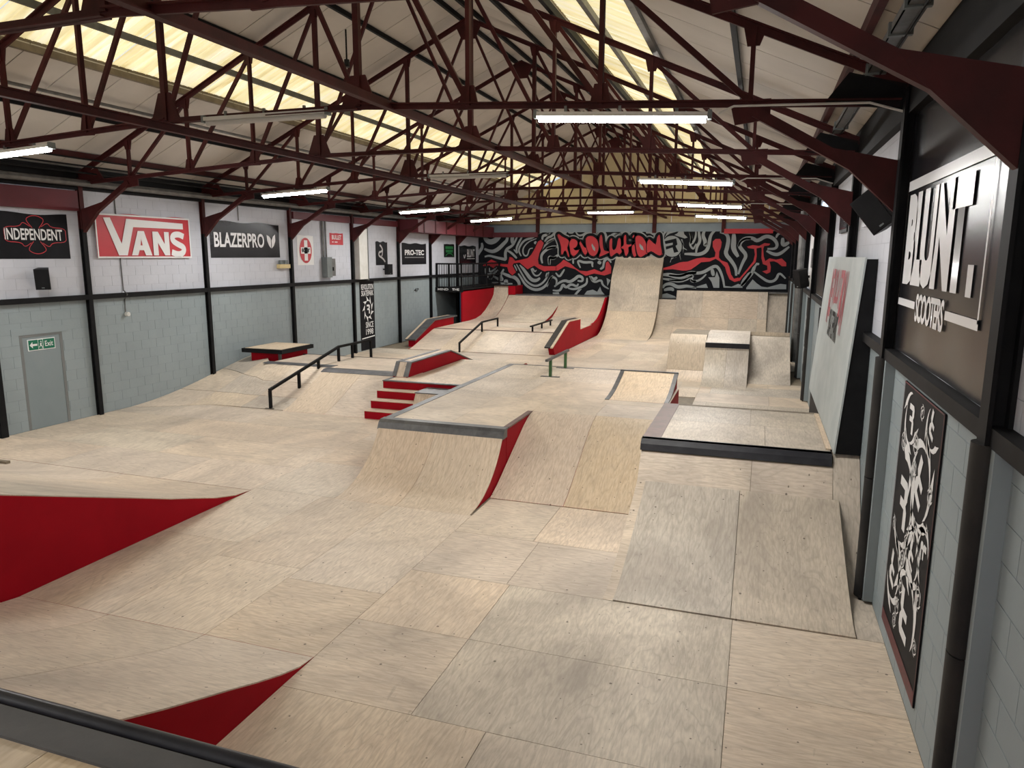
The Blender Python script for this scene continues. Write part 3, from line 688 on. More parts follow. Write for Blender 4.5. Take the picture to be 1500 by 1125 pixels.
for x0, x1 in ((-12.2, -11.2), (-11.2, -10.2)): MB().box(x0+.002, x1-.002, 16.12, 17.68, .69, .708).obj('plywood_sheet', PX, t)
MB().box(-13.79, -10.2, 17.68, 17.73, .68, .714).obj('far_strip', DARKST, t)
MB().prism([(17.73, 0), (17.73, .69), (19.5, .02), (19.5, 0)], -13.79, -10.2).obj('far_bank', RED, t)
sheets(t, [(17.74, .704), (19.5, .012)], (-13.79, -12, -10.2), (17.74, 19.5), PG)
t = thing('grind_box', 'low manual box with thick black top rim and red sides by left wall', 'box', (-12.8, 17.2, .7))
MB().box(-13.3, -12.35, 16.62, 17.9, .30, .86).obj('frame', RED, t)
MB().box(-13.52, -12.2, 16.5, 18.0, .855, .965).obj('top_rim', BLACK, t)
MB().box(-13.45, -12.27, 16.57, 17.93, .965, .975).obj('top_sheet', PT, t)
MB().box(-12.40, -12.335, 16.605, 16.67, .55, .85).obj('corner_angle', GALV, t)
# handrail
t = thing('handrail', 'long black handrail running up the bank left of stairs', 'rail', (-10.6, 16, 0))
hr = [(13.82, -.01, .43), (14.96, .20, .70), (15.82, .42, .86), (16.78, .58, 1.09), (17.48, .58, 1.08), (18.5, .42, 1.09)]
for i, (y, z0, z1) in enumerate(hr):
    lastp = MB().box(-10.63, -10.57, y-.03, y+.03, max(z0, 0), z1).obj('post', BLACK, t)
    if i < 2: MB().box(-10.72, -10.48, y-.06, y+.06, z0+.01, z0+.022).obj('foot_plate', BLACK, lastp)
MB().bar((-10.6, 13.80, .44), (-10.6, 16.8, 1.10), .06, .06, (1, 0, 0)).bar((-10.6, 16.78, 1.10), (-10.6, 18.55, 1.10), .06, .06, (1, 0, 0)).obj('rail_bar', BLACK, t)
# far street section
t = thing('platform', 'raised far section, plywood bank up to a flat before back-wall ramps', 'ramp', (-9.7, 28, 0))
pf = [(24.7, 0), (25.05, .06), (25.6, .21), (26.3, .40), (26.8, .53), (27.05, .578)]
body(t, pf, -12.55, -6.80)
sheets(t, pf, (-12.5, -11.3, -10.1, -8.9, -7.8, -6.80), (24.7, 27.0), [PX, PY])
MB().box(-12.55, -6.80, 27.05, 31.2, 0, .565).obj('frame', RED, t)
MB().box(-12.5, -6.80, 27.0, 27.09, .56, .588).obj('edge_strip', BROWN, t)
for y0, y1 in ((27.09, 28.4), (28.4, 29.6), (29.6, 31.0)):
    for x0, x1 in ((-12.5, -10.6), (-10.6, -8.7), (-8.7, -6.8)): MB().box(x0+.002, x1-.002, y0+.002, y1-.002, .565, .58).obj('plywood_sheet', random.choice([PX, PY, PG]), t)
# ledges at each side of the far bank
t = thing('hubba_ledge', 'red-sided sloping ledge with grey cap by left wall, far section', 'ledge', (-12.7, 27, 0))
lp = [(25.35, 0), (25.35, .27), (27.1, .88), (29.15, .88), (29.15, .0)]
MB().prism(lp, -12.85, -12.56).obj('frame', RED, t)
MB().shell([(25.25, .30), (27.1, .93), (29.4, .93)], -12.95, -12.50, .05).obj('cap', STEEL, t)
MB().shell([(25.25, .305), (27.1, .935), (29.4, .935)], -12.95, -12.86, .03).obj('pale_edge', PT, t)
t = thing('hubba_ledge', 'red-sided sloping ledge with dark cap right of the far bank', 'ledge', (-6.9, 27, 0))
lp = [(24.85, 0), (24.62, .33), (26.85, 1.04), (28.75, 1.0), (28.75, .56), (31, .56), (31, 0)]
MB().prism(lp, -6.99, -6.785).obj('frame', RED, t)
MB().shell([(24.5, .34), (26.85, 1.09), (28.75, 1.04)], -7.08, -6.86, .05).obj('cap', DARKST, t)
MB().shell([(24.5, .33), (26.85, 1.08), (28.75, 1.03)], -6.86, -6.775, .04).obj('pale_edge', PT, t)
t = thing('handrail', 'black handrail down the middle of the far plywood bank', 'rail', (-10.33, 26, 0))
for y, z0, z1 in ((24.49, 0, .33), (26.8, .53, .91), (28.64, .58, .91)): MB().box(-10.36, -10.30, y-.03, y+.03, z0, z1).obj('post', BLACK, t)
MB().bar((-10.33, 24.46, .34), (-10.33, 26.82, .92), .06, .06, (1, 0, 0)).bar((-10.33, 26.8, .92), (-10.33, 28.67, .92), .06, .06, (1, 0, 0)).obj('rail_bar', BLACK, t)
t = thing('grind_rail', 'very low black flat rail on the far raised section', 'rail', (-8.35, 28.5, .58))
for y in (27.2, 28.5, 29.8): MB().box(-8.38, -8.32, y-.03, y+.03, .58, .78).obj('post', BLACK, t)
MB().box(-8.39, -8.31, 26.95, 30.0, .775, .825).obj('rail_bar', BLACK, t)
# back left quarter pipe in three units
t = thing('quarter_pipe', 'wide plywood quarter pipe along left half of the mural wall', 'ramp', (-9.6, 33, 0))
q1 = [(30.9, .582), (31.6, .61), (32.3, .72), (32.9, .93), (33.4, 1.18), (33.8, 1.42), (34.08, 1.61)]
q1b = q1[:-1]+[(34.02, 1.60), (34.12, 1.85), (34.16, 2.06)]
MB().prism([(y, z-.016) for y, z in q1]+[(34.12, 1.60), (35.25, 1.60), (35.25, 0), (30.9, 0)], -11.70, -6.79).obj('frame', RED, t)
sheets(t, q1, (-11.7, -10.6, -9.0, -7.9, -6.88), (30.9, 32.4, 34.08), [PG, PX, PY, PX])
MB().prism([(y, z-.016) for y, z in q1b]+[(34.2, 2.05), (35.25, 2.05), (35.25, 0), (30.9, 0)], -12.5, -11.72).box(-11.72, -11.35, 34.02, 35.2, 1.62, 2.05).obj('high_frame', RED, t)
sheets(t, q1b, (-12.5, -11.72), (30.9, 34.16), PG)
MB().box(-12.5, -11.34, 34.0, 34.3, 2.05, 2.10).obj('high_coping', BLACK, t)
MB().box(-11.35, -6.8, 34.04, 34.16, 1.585, 1.64).obj('coping', STEEL, t)
MB().box(-11.3, -6.8, 34.16, 35.25, 1.60, 1.625).obj('deck_board', GALV, t)
MB().prism([(y, z) for y, z in q1]+[(34.08, .6), (30.9, .55)], -6.88, -6.785).obj('side_panel', RED, t)
q3 = [(30.7, .585), (31.4, .66), (32.3, .83), (33.0, 1.05), (33.6, 1.25), (34.0, 1.50)]
MB().prism([(y, z-.01) for y, z in q3]+[(34.0, .6), (30.7, .55)], -10.55, -8.98).obj('wedge_frame', RED, t)
sheets(t, [(y, z+.013) for y, z in q3], (-10.55, -8.99), (30.7, 34.0), PG, name='wedge_sheet')
# tall wall ramp
t = thing('vert_wall', 'tall narrow plywood wall ramp rising up to painted red lettering', 'ramp', (-5.5, 34, 0))
tv = [(30.7, 0), (31.4, .045), (32.0, .16), (32.6, .40), (33.1, .69), (33.5, 1.01), (33.85, 1.42), (34.05, 1.77), (34.35, 2.45), (34.7, 2.85), (35.05, 3.12), (35.285, 3.36), (35.296, 3.62)]
body(t, tv, -6.66, -4.36, TIMBER)
sheets(t, tv, (-6.66, -4.36), (30.7, 33.5), PT); sheets(t, tv, (-6.66, -5.5, -4.36), (33.5, 35.0), PG); sheets(t, tv, (-6.66, -4.36), (35.0, 35.296), PG, gap=.0008, th=.006)
# right quarter pipe with its extension
t = thing('quarter_pipe', 'plywood quarter pipe with raised extension at right half of mural wall', 'ramp', (-1.5, 33, 0))
qr = [(31.6, 0), (32.2, .06), (32.8, .22), (33.3, .47), (33.7, .80), (33.98, 1.15), (34.2, 1.56)]
qe = qr[:-1]+[(34.2, 1.56), (34.38, 2.0)]
body(t, qr, -4.36, -3.58, TIMBER); sheets(t, qr, (-4.36, -3.58), (31.6, 34.2), PX)
MB().box(-4.5, -3.58, 34.2, 34.3, 1.53, 1.585).obj('coping', BLACK, t); MB().box(-4.36, -3.58, 34.3, 35.3, 1.5, 1.55).obj('deck_board', GALV, t)
qd = [(y, z) for y, z in qe]
body(t, qd, -3.58, .40, TIMBER, name='extension_frame'); sheets(t, qd, (-3.58, -2.4, -1.2, .0, .40), (31.6, 33.7, 34.38), [PX, PG, PX])
MB().box(-3.6, .42, 34.36, 34.46, 1.97, 2.03).obj('extension_edge', BLACK, t)
qw = qr[:-1]+[(34.26, 1.5), (34.5, 1.95)]
body(t, [(y+.25, z) for y, z in qw], .40, 1.305, TIMBER, name='wall_side_frame'); sheets(t, [(y+.25, z) for y, z in qw], (.40, 1.305), (31.85, 34.75), PG)
MB().box(-3.58, 1.3, 34.46, 35.3, 1.9, 1.95).obj('deck_board', GALV, t)
# spine unit in the middle right
t = thing('spine_ramp', 'plywood hump ramp by right wall with a black-edged kicker face', 'ramp', (-.7, 22, 0))
s1 = [(21.3, .0), (21.5, .12), (21.8, .42), (22.0, .72), (22.2, 1.03), (22.35, 1.16), (22.6, 1.20)]
s1 = [(20.9, 0), (21.25, .06), (21.5, .25), (21.75, .58), (21.98, .92), (22.2, 1.15), (22.45, 1.21)]
body(t, s1+[(24.0, 1.21)], -2.45, -1.38, TIMBER); sheets(t, s1, (-2.45, -1.38), (20.9, 21.5, 22.45), [PY, PT])
s2 = arc(20.25, 1.9, 21.86, 10); s2 = [(y, z*.90/s2[-1][1]) for y, z in s2]
body(t, s2+[(22.6, .90)], -1.38, -.16, TIMBER, name='kicker_frame'); sheets(t, s2, (-1.38, -.77, -.16), (20.25, 21.86), PG)
MB().box(-1.39, -.15, 21.86, 21.93, .89, 1.04).obj('kicker_edge', DARKST, t)
MB().prism([(21.93, 0), (21.93, 1.04), (23.0, 1.21), (24, 1.21), (24, 0)], -1.38, -.16).obj('kicker_top', PG, t)
s3 = [(21.25, 0), (21.7, .10), (22.2, .27), (22.7, .50), (23.2, .77), (23.6, .99), (23.8, 1.07)]
s3b = [(21.2, 0), (21.6, .10), (22.1, .30), (22.6, .54), (23.1, .81), (23.5, 1.02), (23.75, 1.09)]
body(t, s3b+[(24.0, 1.1)], -.16, 1.0, TIMBER, name='wall_side_frame'); sheets(t, s3b, (-.16, 1.0), (21.2, 23.75), PG)
MB().prism([(24.0, 0), (24.0, 1.2), (26.3, .02), (26.3, 0)], -2.45, 1.0).obj('far_side', PY, t)
# fenced deck in the far left corner
t = thing('railed_deck', 'high deck with black railings in the far left corner', 'deck', (-13.1, 32, 0))
MB().box(-13.79, -12.5, 30.0, 35.25, 1.93, 2.06).obj('deck_board', BLACK, t)
MB().box(-12.56, -12.5, 30.0, 34.2, 0, 1.98).obj('side_panel', RED, t)
MB().box(-12.62, -12.565, 30.0, 33.0, 0, 1.93).obj('blue_panel', NAVY, t)
MB().box(-13.79, -12.6, 32.6, 32.68, 0, 1.93).obj('back_panel', NAVY, t)
MB().box(-13.79, -12.45, 29.96, 30.0, 1.90, 2.10).obj('fascia', BLACK, t)
text('lettering', 'MIND', WHITEP, t, Frame((-13.72, 29.955, 1.95), (1, 0, 0), (0, 0, 1)), .05, .02, .52, .10, .004, .02)
text('lettering', 'THE', WHITEP, t, Frame((-13.72, 29.955, 1.95), (1, 0, 0), (0, 0, 1)), .75, .02, .35, .10, .004, .02)
rl = thing('railing', 'black railing with thin balusters around the far corner deck', 'railing', (-13.1, 30.1, 2.06))
for x in (-13.74, -13.15, -12.55): MB().box(x-.035, x+.035, 30.0, 30.07, 2.06, 3.15).obj('post', BLACK, rl)
for y in (31.5, 33.2, 35.0): MB().box(-12.585, -12.515, y-.035, y+.035, 2.06, 3.15).obj('post', BLACK, rl)
MB().box(-13.78, -12.5, 30.0, 30.07, 3.11, 3.18).box(-13.78, -12.5, 30.01, 30.06, 2.55, 2.60).box(-13.78, -12.5, 30.01, 30.06, 2.10, 2.14).obj('rail_bar', BLACK, rl)
MB().box(-12.585, -12.515, 30.0, 35.2, 3.11, 3.18).box(-12.57, -12.53, 30.0, 35.2, 2.55, 2.60).box(-12.57, -12.53, 30, 35.2, 2.1, 2.14).obj('rail_bar', BLACK, rl)
for i in range(9):
    x = -13.62+i*.12
    if abs(x+13.15) > .05: MB().box(x-.009, x+.009, 30.025, 30.045, 2.1, 3.13).obj('baluster', BLACK, rl)
for i in range(24):
    y = 30.3+i*.2
    MB().box(-12.56, -12.54, y-.009, y+.009, 2.1, 3.13).obj('baluster', BLACK, rl)
# mural drawing in wall metres (x, z)
MG=[(0.18, [(-13.46, 4.58), (-13.41, 4.33), (-13.17, 4.18), (-12.89, 4.25), (-12.65, 4.47), (-12.6, 4.62)]), (0.13, [(-13.47, 3.85), (-13.21, 3.74), (-12.97, 3.71), (-12.69, 3.85), (-12.42, 4.11), (-12.22, 4.29), (-12.22, 4.61)]), (0.11, [(-13.61, 4.15), (-13.57, 3.92), (-13.77, 3.67), (-13.85, 3.48)]), (0.1, [(-13.45, 3.45), (-13.21, 3.52), (-12.81, 3.41), (-12.42, 3.34), (-12.3, 3.31), (-12.34, 3.63), (-12.26, 3.85), (-11.95, 4.0), (-11.79, 4.25), (-11.64, 4.61)]), (0.13, [(-11.95, 4.11), (-11.97, 4.4), (-11.87, 4.61)]), (0.08, [(-12.26, 3.78), (-12.02, 3.67), (-11.79, 3.46), (-11.71, 3.38)]), (0.07, [(-11.87, 3.82), (-11.67, 3.6), (-11.75, 3.85), (-11.64, 4.11), (-11.45, 4.43), (-11.37, 4.61)]), (0.07, [(-11.48, 3.49), (-11.64, 3.78), (-11.48, 4.11), (-11.25, 4.32), (-10.87, 4.39), (-10.57, 4.64), (-10.12, 4.75)]), (0.05, [(-10.87, 3.89), (-11.06, 3.86), (-11.13, 3.53), (-11.29, 3.49), (-11.4, 3.67), (-11.37, 3.93), (-11.1, 4.21), (-10.68, 4.36)]), (0.09, [(-10.79, 4.11), (-10.68, 4.21)]), (0.06, [(-11.1, 4.57), (-11.03, 4.47), (-10.8, 4.57)]), (0.09, [(-10.38, 4.28), (-10.36, 4.5), (-10.15, 4.53), (-9.97, 4.78)]), (0.08, [(-10.26, 4.21), (-10.08, 4.43), (-9.89, 4.46), (-9.65, 4.78)]), (0.06, [(-10.54, 3.35), (-10.56, 3.57), (-10.37, 3.89), (-10.11, 4.14), (-9.7, 4.35)]), (0.09, [(-10.36, 3.14), (-10.44, 3.46), (-10.33, 3.68), (-10.03, 3.89), (-9.64, 3.95)]), (0.1, [(-9.98, 3.07), (-9.99, 3.46), (-9.8, 3.36), (-9.63, 3.47)]), (0.07, [(-13.21, 2.89), (-13.19, 2.67), (-12.97, 2.75), (-12.77, 2.95)]), (0.09, [(-13.41, 2.86), (-13.37, 2.56), (-13.13, 2.34), (-13.01, 2.56), (-12.73, 2.79)]), (0.1, [(-13.01, 2.49), (-12.69, 2.31), (-12.45, 2.28), (-12.61, 2.49), (-12.41, 2.83)]), (0.12, [(-12.49, 2.64), (-12.18, 2.5), (-11.78, 2.43), (-11.55, 2.14), (-11.62, 1.88)]), (0.07, [(-13.05, 2.15), (-12.65, 2.12), (-12.29, 2.09), (-11.94, 2.1)]), (0.15, [(-12.29, 2.31), (-12.29, 2.09)]), (0.07, [(-11.87, 3.05), (-11.71, 2.76)]), (0.07, [(-11.73, 3.09), (-11.4, 2.55), (-11.16, 2.19), (-10.73, 1.97), (-10.35, 2.13), (-10.09, 2.46), (-10.02, 2.71)]), (0.09, [(-11.63, 2.62), (-11.47, 2.4), (-11.24, 2.04), (-10.85, 1.82), (-10.46, 1.83), (-10.12, 2.06), (-9.9, 2.46), (-9.79, 2.53)]), (0.12, [(-11.54, 3.07), (-11.24, 2.7), (-10.93, 2.3), (-10.66, 2.27), (-10.47, 2.41)]), (0.06, [(-10.67, 2.81), (-10.74, 2.7), (-10.86, 2.88), (-10.95, 2.88), (-10.78, 2.52), (-10.55, 2.52), (-10.4, 2.71)]), (0.06, [(-10.18, 4.6), (-10.03, 4.57), (-9.95, 4.78)]), (0.08, [(-10.17, 4.14), (-9.95, 4.28), (-9.69, 4.39)]), (0.09, [(-10.17, 3.86), (-9.87, 3.95), (-9.53, 3.96)]), (0.1, [(-10.01, 3.07), (-10.03, 3.5), (-9.8, 3.36), (-9.49, 3.61)]), (0.1, [(-9.54, 4.78), (-9.32, 4.67), (-9.13, 4.63)]), (0.15, [(-9.06, 4.7), (-8.77, 4.7)]), (0.07, [(-8.69, 4.7), (-8.54, 4.49), (-8.32, 4.52), (-8.11, 4.66), (-7.89, 4.63), (-7.64, 4.59), (-7.57, 4.76)]), (0.07, [(-7.28, 4.76), (-7.13, 4.49), (-7.12, 4.14), (-7.19, 3.83), (-7.05, 3.86), (-6.96, 4.48), (-6.75, 4.59), (-6.53, 4.52), (-6.25, 4.62), (-6.09, 4.58)]), (0.08, [(-8.4, 2.94), (-8.55, 3.22), (-8.48, 3.29), (-8.22, 3.19), (-7.79, 3.23), (-7.82, 3.09), (-7.78, 2.98)]), (0.06, [(-8.78, 3.33), (-8.77, 3.13)]), (0.13, [(-7.49, 3.13), (-7.42, 3.27)]), (0.1, [(-7.41, 2.88), (-7.24, 2.99), (-7.21, 3.3), (-7.07, 3.44), (-6.88, 3.2)]), (0.09, [(-10.15, 2.45), (-10.08, 2.67)]), (0.07, [(-10.1, 1.98), (-9.92, 2.46), (-9.73, 2.46), (-9.58, 2.32), (-9.65, 2.03)]), (0.07, [(-9.66, 2.68), (-9.47, 2.46), (-9.32, 2.68), (-9.21, 2.86)]), (0.1, [(-9.72, 1.99), (-9.46, 2.21), (-9.17, 2.32), (-8.94, 2.22), (-8.65, 2.4), (-8.5, 2.55), (-8.28, 2.48), (-8.27, 2.27), (-8.53, 2.3)]), (0.09, [(-9.8, 1.81), (-9.53, 1.78), (-9.38, 1.85), (-9.28, 2.14), (-9.12, 1.93), (-8.86, 2.15), (-8.56, 2.01), (-8.49, 2.16)]), (0.08, [(-9.01, 1.93), (-8.71, 1.87), (-8.38, 1.98), (-8.05, 2.16), (-8.06, 2.45)]), (0.11, [(-7.88, 2.52), (-7.73, 2.35), (-7.55, 2.49)]), (0.07, [(-7.95, 2.56), (-7.72, 2.2), (-7.33, 2.39), (-7.28, 2.11), (-6.96, 1.93)]), (0.06, [(-3.33, 4.8), (-3.12, 4.47), (-3.11, 4.24), (-3.2, 4.07), (-3.02, 3.83), (-2.96, 3.97), (-2.89, 4.1)]), (0.15, [(-4.39, 2.65), (-4.05, 2.66), (-3.7, 2.56), (-3.37, 2.6), (-3.11, 2.76), (-2.82, 2.76)]), (0.09, [(-4.4, 2.47), (-4.04, 2.42), (-3.63, 2.34), (-3.23, 2.45), (-3.0, 2.62)]), (0.07, [(-3.06, 2.45), (-3.02, 2.35), (-2.8, 2.37)]), (0.11, [(-4.35, 2.02), (-4.27, 2.19), (-3.96, 2.25), (-3.68, 2.07), (-3.35, 2.12), (-3.21, 2.14), (-2.79, 2.06)]), (0.11, [(-4.29, 1.92), (-4.09, 1.99), (-3.88, 1.99), (-3.88, 1.89)]), (0.08, [(-6.75, 4.52), (-6.47, 4.55), (-6.3, 4.69), (-6.05, 4.69), (-5.97, 4.31)]), (0.09, [(-5.85, 4.75), (-5.57, 4.62), (-5.36, 4.75)]), (0.07, [(-3.3, 4.77), (-3.12, 4.44), (-3.14, 4.1), (-3.04, 4.14), (-2.92, 4.44), (-2.94, 4.77)]), (0.09, [(-2.8, 4.77), (-2.79, 4.53), (-2.71, 4.23), (-2.86, 3.97), (-2.88, 3.67)]), (0.11, [(-2.51, 4.76), (-2.63, 4.5), (-2.48, 4.2), (-2.5, 4.0), (-2.38, 4.13)]), (0.11, [(-2.05, 4.73), (-2.27, 4.5), (-2.31, 4.1), (-2.39, 3.77), (-2.71, 3.6), (-3.11, 3.63), (-3.41, 3.63)]), (0.12, [(-1.85, 4.63), (-1.56, 4.56), (-1.45, 4.33), (-1.49, 3.94), (-1.57, 3.64), (-1.26, 3.31), (-1.05, 2.98), (-1.03, 2.65)]), (0.15, [(-1.24, 4.56), (-1.22, 4.27), (-1.23, 3.87), (-0.99, 3.51)]), (0.11, [(-0.48, 4.33), (-0.81, 4.3), (-0.98, 4.04), (-0.88, 3.87), (-0.61, 3.58), (-0.78, 3.25), (-0.94, 2.72)]), (0.1, [(-1.52, 2.1), (-1.61, 2.54), (-1.8, 2.97), (-1.97, 3.1), (-2.22, 2.97), (-2.48, 2.8), (-2.74, 2.74), (-3.17, 2.76), (-3.54, 2.58), (-4.08, 2.64)]), (0.08, [(-4.07, 2.4), (-3.46, 2.38), (-3.07, 2.62), (-2.97, 2.62), (-3.06, 2.42), (-2.85, 2.35), (-2.59, 2.46), (-2.37, 2.7)]), (0.11, [(-2.12, 2.94), (-2.04, 2.63)]), (0.15, [(-0.75, 2.19), (-0.61, 2.52), (-0.39, 2.79)]), (0.1, [(-1.27, 4.63), (-0.92, 4.62), (-0.41, 4.59), (-0.1, 4.62), (0.08, 4.68)]), (0.11, [(-1.01, 3.97), (-0.93, 4.23), (-0.72, 4.36), (-0.4, 4.36), (-0.2, 4.2), (0.16, 4.46), (0.47, 4.36), (0.68, 4.1), (0.63, 3.87), (0.26, 3.87)]), (0.1, [(0.23, 3.78), (0.58, 3.61), (0.83, 3.65), (1.18, 3.97)]), (0.12, [(0.88, 4.36), (0.9, 4.0), (1.16, 4.16)]), (0.1, [(-0.78, 2.19), (-0.51, 2.52), (-0.31, 2.82), (-0.23, 3.19), (-0.05, 3.19)]), (0.08, [(-0.28, 2.86), (0.02, 2.63), (0.41, 2.37), (0.72, 2.47), (0.82, 2.84), (1.12, 2.55)]), (0.07, [(0.6, 4.36), (0.65, 4.52), (0.8, 4.58)])]
MGP=[[(-13.29, 2.6), (-12.97, 2.64), (-13.05, 2.3), (-13.21, 2.3)], [(-8.19, 1.62), (-8.04, 1.81), (-7.75, 1.88), (-7.53, 1.78), (-7.39, 2.03), (-7.31, 1.82), (-7.16, 1.65)], [(-8.71, 1.61), (-8.49, 1.87), (-8.3, 1.91), (-8.56, 1.62)], [(-9.8, 1.7), (-9.49, 1.72), (-9.45, 1.6), (-9.79, 1.59)], [(-7.08, 2.46), (-6.88, 2.36), (-7.03, 2.07)], [(-4.37, 4.81), (-3.53, 4.8), (-3.46, 4.54), (-3.3, 4.39), (-3.54, 4.3), (-3.43, 4.0), (-3.29, 3.8), (-3.46, 3.87), (-3.48, 3.63), (-3.57, 3.34), (-3.65, 3.6), (-4.07, 3.22), (-4.01, 3.43), (-4.46, 3.46), (-4.36, 3.7), (-4.48, 4.0), (-4.49, 4.37), (-4.4, 4.68)], [(-4.45, 1.55), (-4.42, 1.71), (-4.15, 1.78), (-3.77, 1.65), (-3.69, 1.57)], [(-5.33, 4.77), (-4.88, 4.78), (-4.74, 4.68), (-4.87, 4.48), (-5.05, 4.58), (-5.22, 4.58)], [(-2.27, 2.56), (-1.97, 2.57), (-1.9, 2.84), (-1.77, 2.54), (-1.75, 2.08), (-2.01, 2.08), (-2.12, 2.36)], [(-3.17, 2.06), (-2.78, 2.12), (-2.35, 2.26), (-2.26, 2.07)], [(-1.49, 2.17), (-1.2, 2.14), (-0.92, 2.28), (-0.75, 2.22), (-0.71, 2.1), (-1.52, 2.09)], [(-0.55, 2.11), (-0.29, 2.49), (-0.12, 2.33), (0.11, 2.17), (0.37, 2.14), (0.92, 2.31), (1.17, 2.28), (1.18, 2.07), (-0.55, 2.04)]]
MRED=[[(-13.57, 3.0), (-13.41, 3.11), (-13.09, 3.32), (-12.81, 3.19), (-12.49, 3.09), (-12.18, 3.09), (-12.1, 3.45), (-11.95, 3.42), (-11.79, 3.25), (-11.4, 3.33), (-11.13, 3.39), (-10.94, 3.57), (-10.75, 3.89), (-10.6, 4.21), (-10.45, 4.3), (-10.3, 4.14), (-10.37, 3.93), (-10.52, 3.64), (-10.59, 3.32), (-10.55, 3.1), (-10.29, 3.0), (-9.63, 3.0), (-9.62, 2.8), (-10.09, 2.78), (-10.24, 2.74), (-10.55, 2.88), (-10.78, 3.03), (-11.13, 2.84), (-11.28, 2.95), (-11.56, 3.17), (-11.87, 3.13), (-11.94, 3.02), (-11.75, 2.69), (-11.94, 2.52), (-12.14, 2.68), (-12.22, 2.94), (-12.49, 2.97), (-12.81, 3.01), (-12.97, 2.88), (-13.21, 3.01), (-13.49, 2.97)], [(-9.66, 3.0), (-9.41, 3.18), (-9.26, 3.33), (-8.92, 3.15), (-8.66, 2.94), (-8.43, 2.8), (-8.07, 2.77), (-7.7, 2.88), (-7.34, 2.74), (-7.16, 2.85), (-7.13, 3.2), (-7.03, 3.27), (-6.86, 2.99), (-6.87, 2.68), (-7.19, 2.58), (-7.7, 2.67), (-8.13, 2.55), (-8.39, 2.69), (-8.66, 2.87), (-9.18, 3.01), (-9.55, 2.79), (-9.66, 2.79)], [(-4.4, 2.96), (-4.06, 3.05), (-3.6, 3.24), (-3.4, 3.27), (-3.38, 2.86), (-3.45, 2.85), (-3.92, 2.92), (-4.4, 2.88)], [(-3.4, 3.26), (-3.23, 3.28), (-2.84, 3.43), (-2.54, 3.47), (-2.25, 3.44), (-2.02, 3.5), (-2.0, 3.7), (-2.14, 3.97), (-2.15, 4.2), (-2.03, 4.32), (-1.83, 4.32), (-1.75, 4.17), (-1.77, 3.94), (-1.84, 3.74), (-1.84, 3.47), (-1.72, 3.34), (-1.45, 3.24), (-1.35, 3.04), (-1.26, 2.71), (-1.12, 2.51), (-0.96, 2.55), (-0.93, 2.58), (-0.89, 2.42), (-1.08, 2.36), (-1.31, 2.48), (-1.46, 2.78), (-1.54, 3.04), (-1.78, 3.29), (-1.98, 3.42), (-2.24, 3.29), (-2.63, 3.25), (-2.82, 3.1), (-3.08, 2.91), (-3.28, 2.86), (-3.38, 2.86)], [(-0.93, 2.52), (-0.84, 2.58), (-0.54, 2.98), (-0.31, 3.32), (-0.26, 3.61), (-0.31, 3.87), (-0.56, 3.9), (-0.63, 3.97), (-0.38, 4.04), (-0.1, 4.0), (0.12, 4.13), (0.37, 4.1), (0.31, 4.02), (0.12, 4.0), (0.08, 3.87), (0.12, 3.55), (0.2, 3.32), (0.38, 3.45), (0.66, 3.39), (0.9, 3.45), (1.1, 3.26), (1.11, 3.1), (0.93, 3.1), (0.73, 3.26), (0.57, 3.32), (0.39, 3.3), (0.46, 3.06), (0.45, 2.83), (0.3, 2.75), (0.1, 2.86), (0.32, 2.93), (0.3, 3.12), (0.11, 3.19), (0.03, 3.45), (0.02, 3.84), (0.0, 3.94), (-0.21, 3.89), (-0.18, 3.55), (-0.21, 3.28), (-0.42, 3.02), (-0.74, 2.59), (-0.87, 2.4)]]
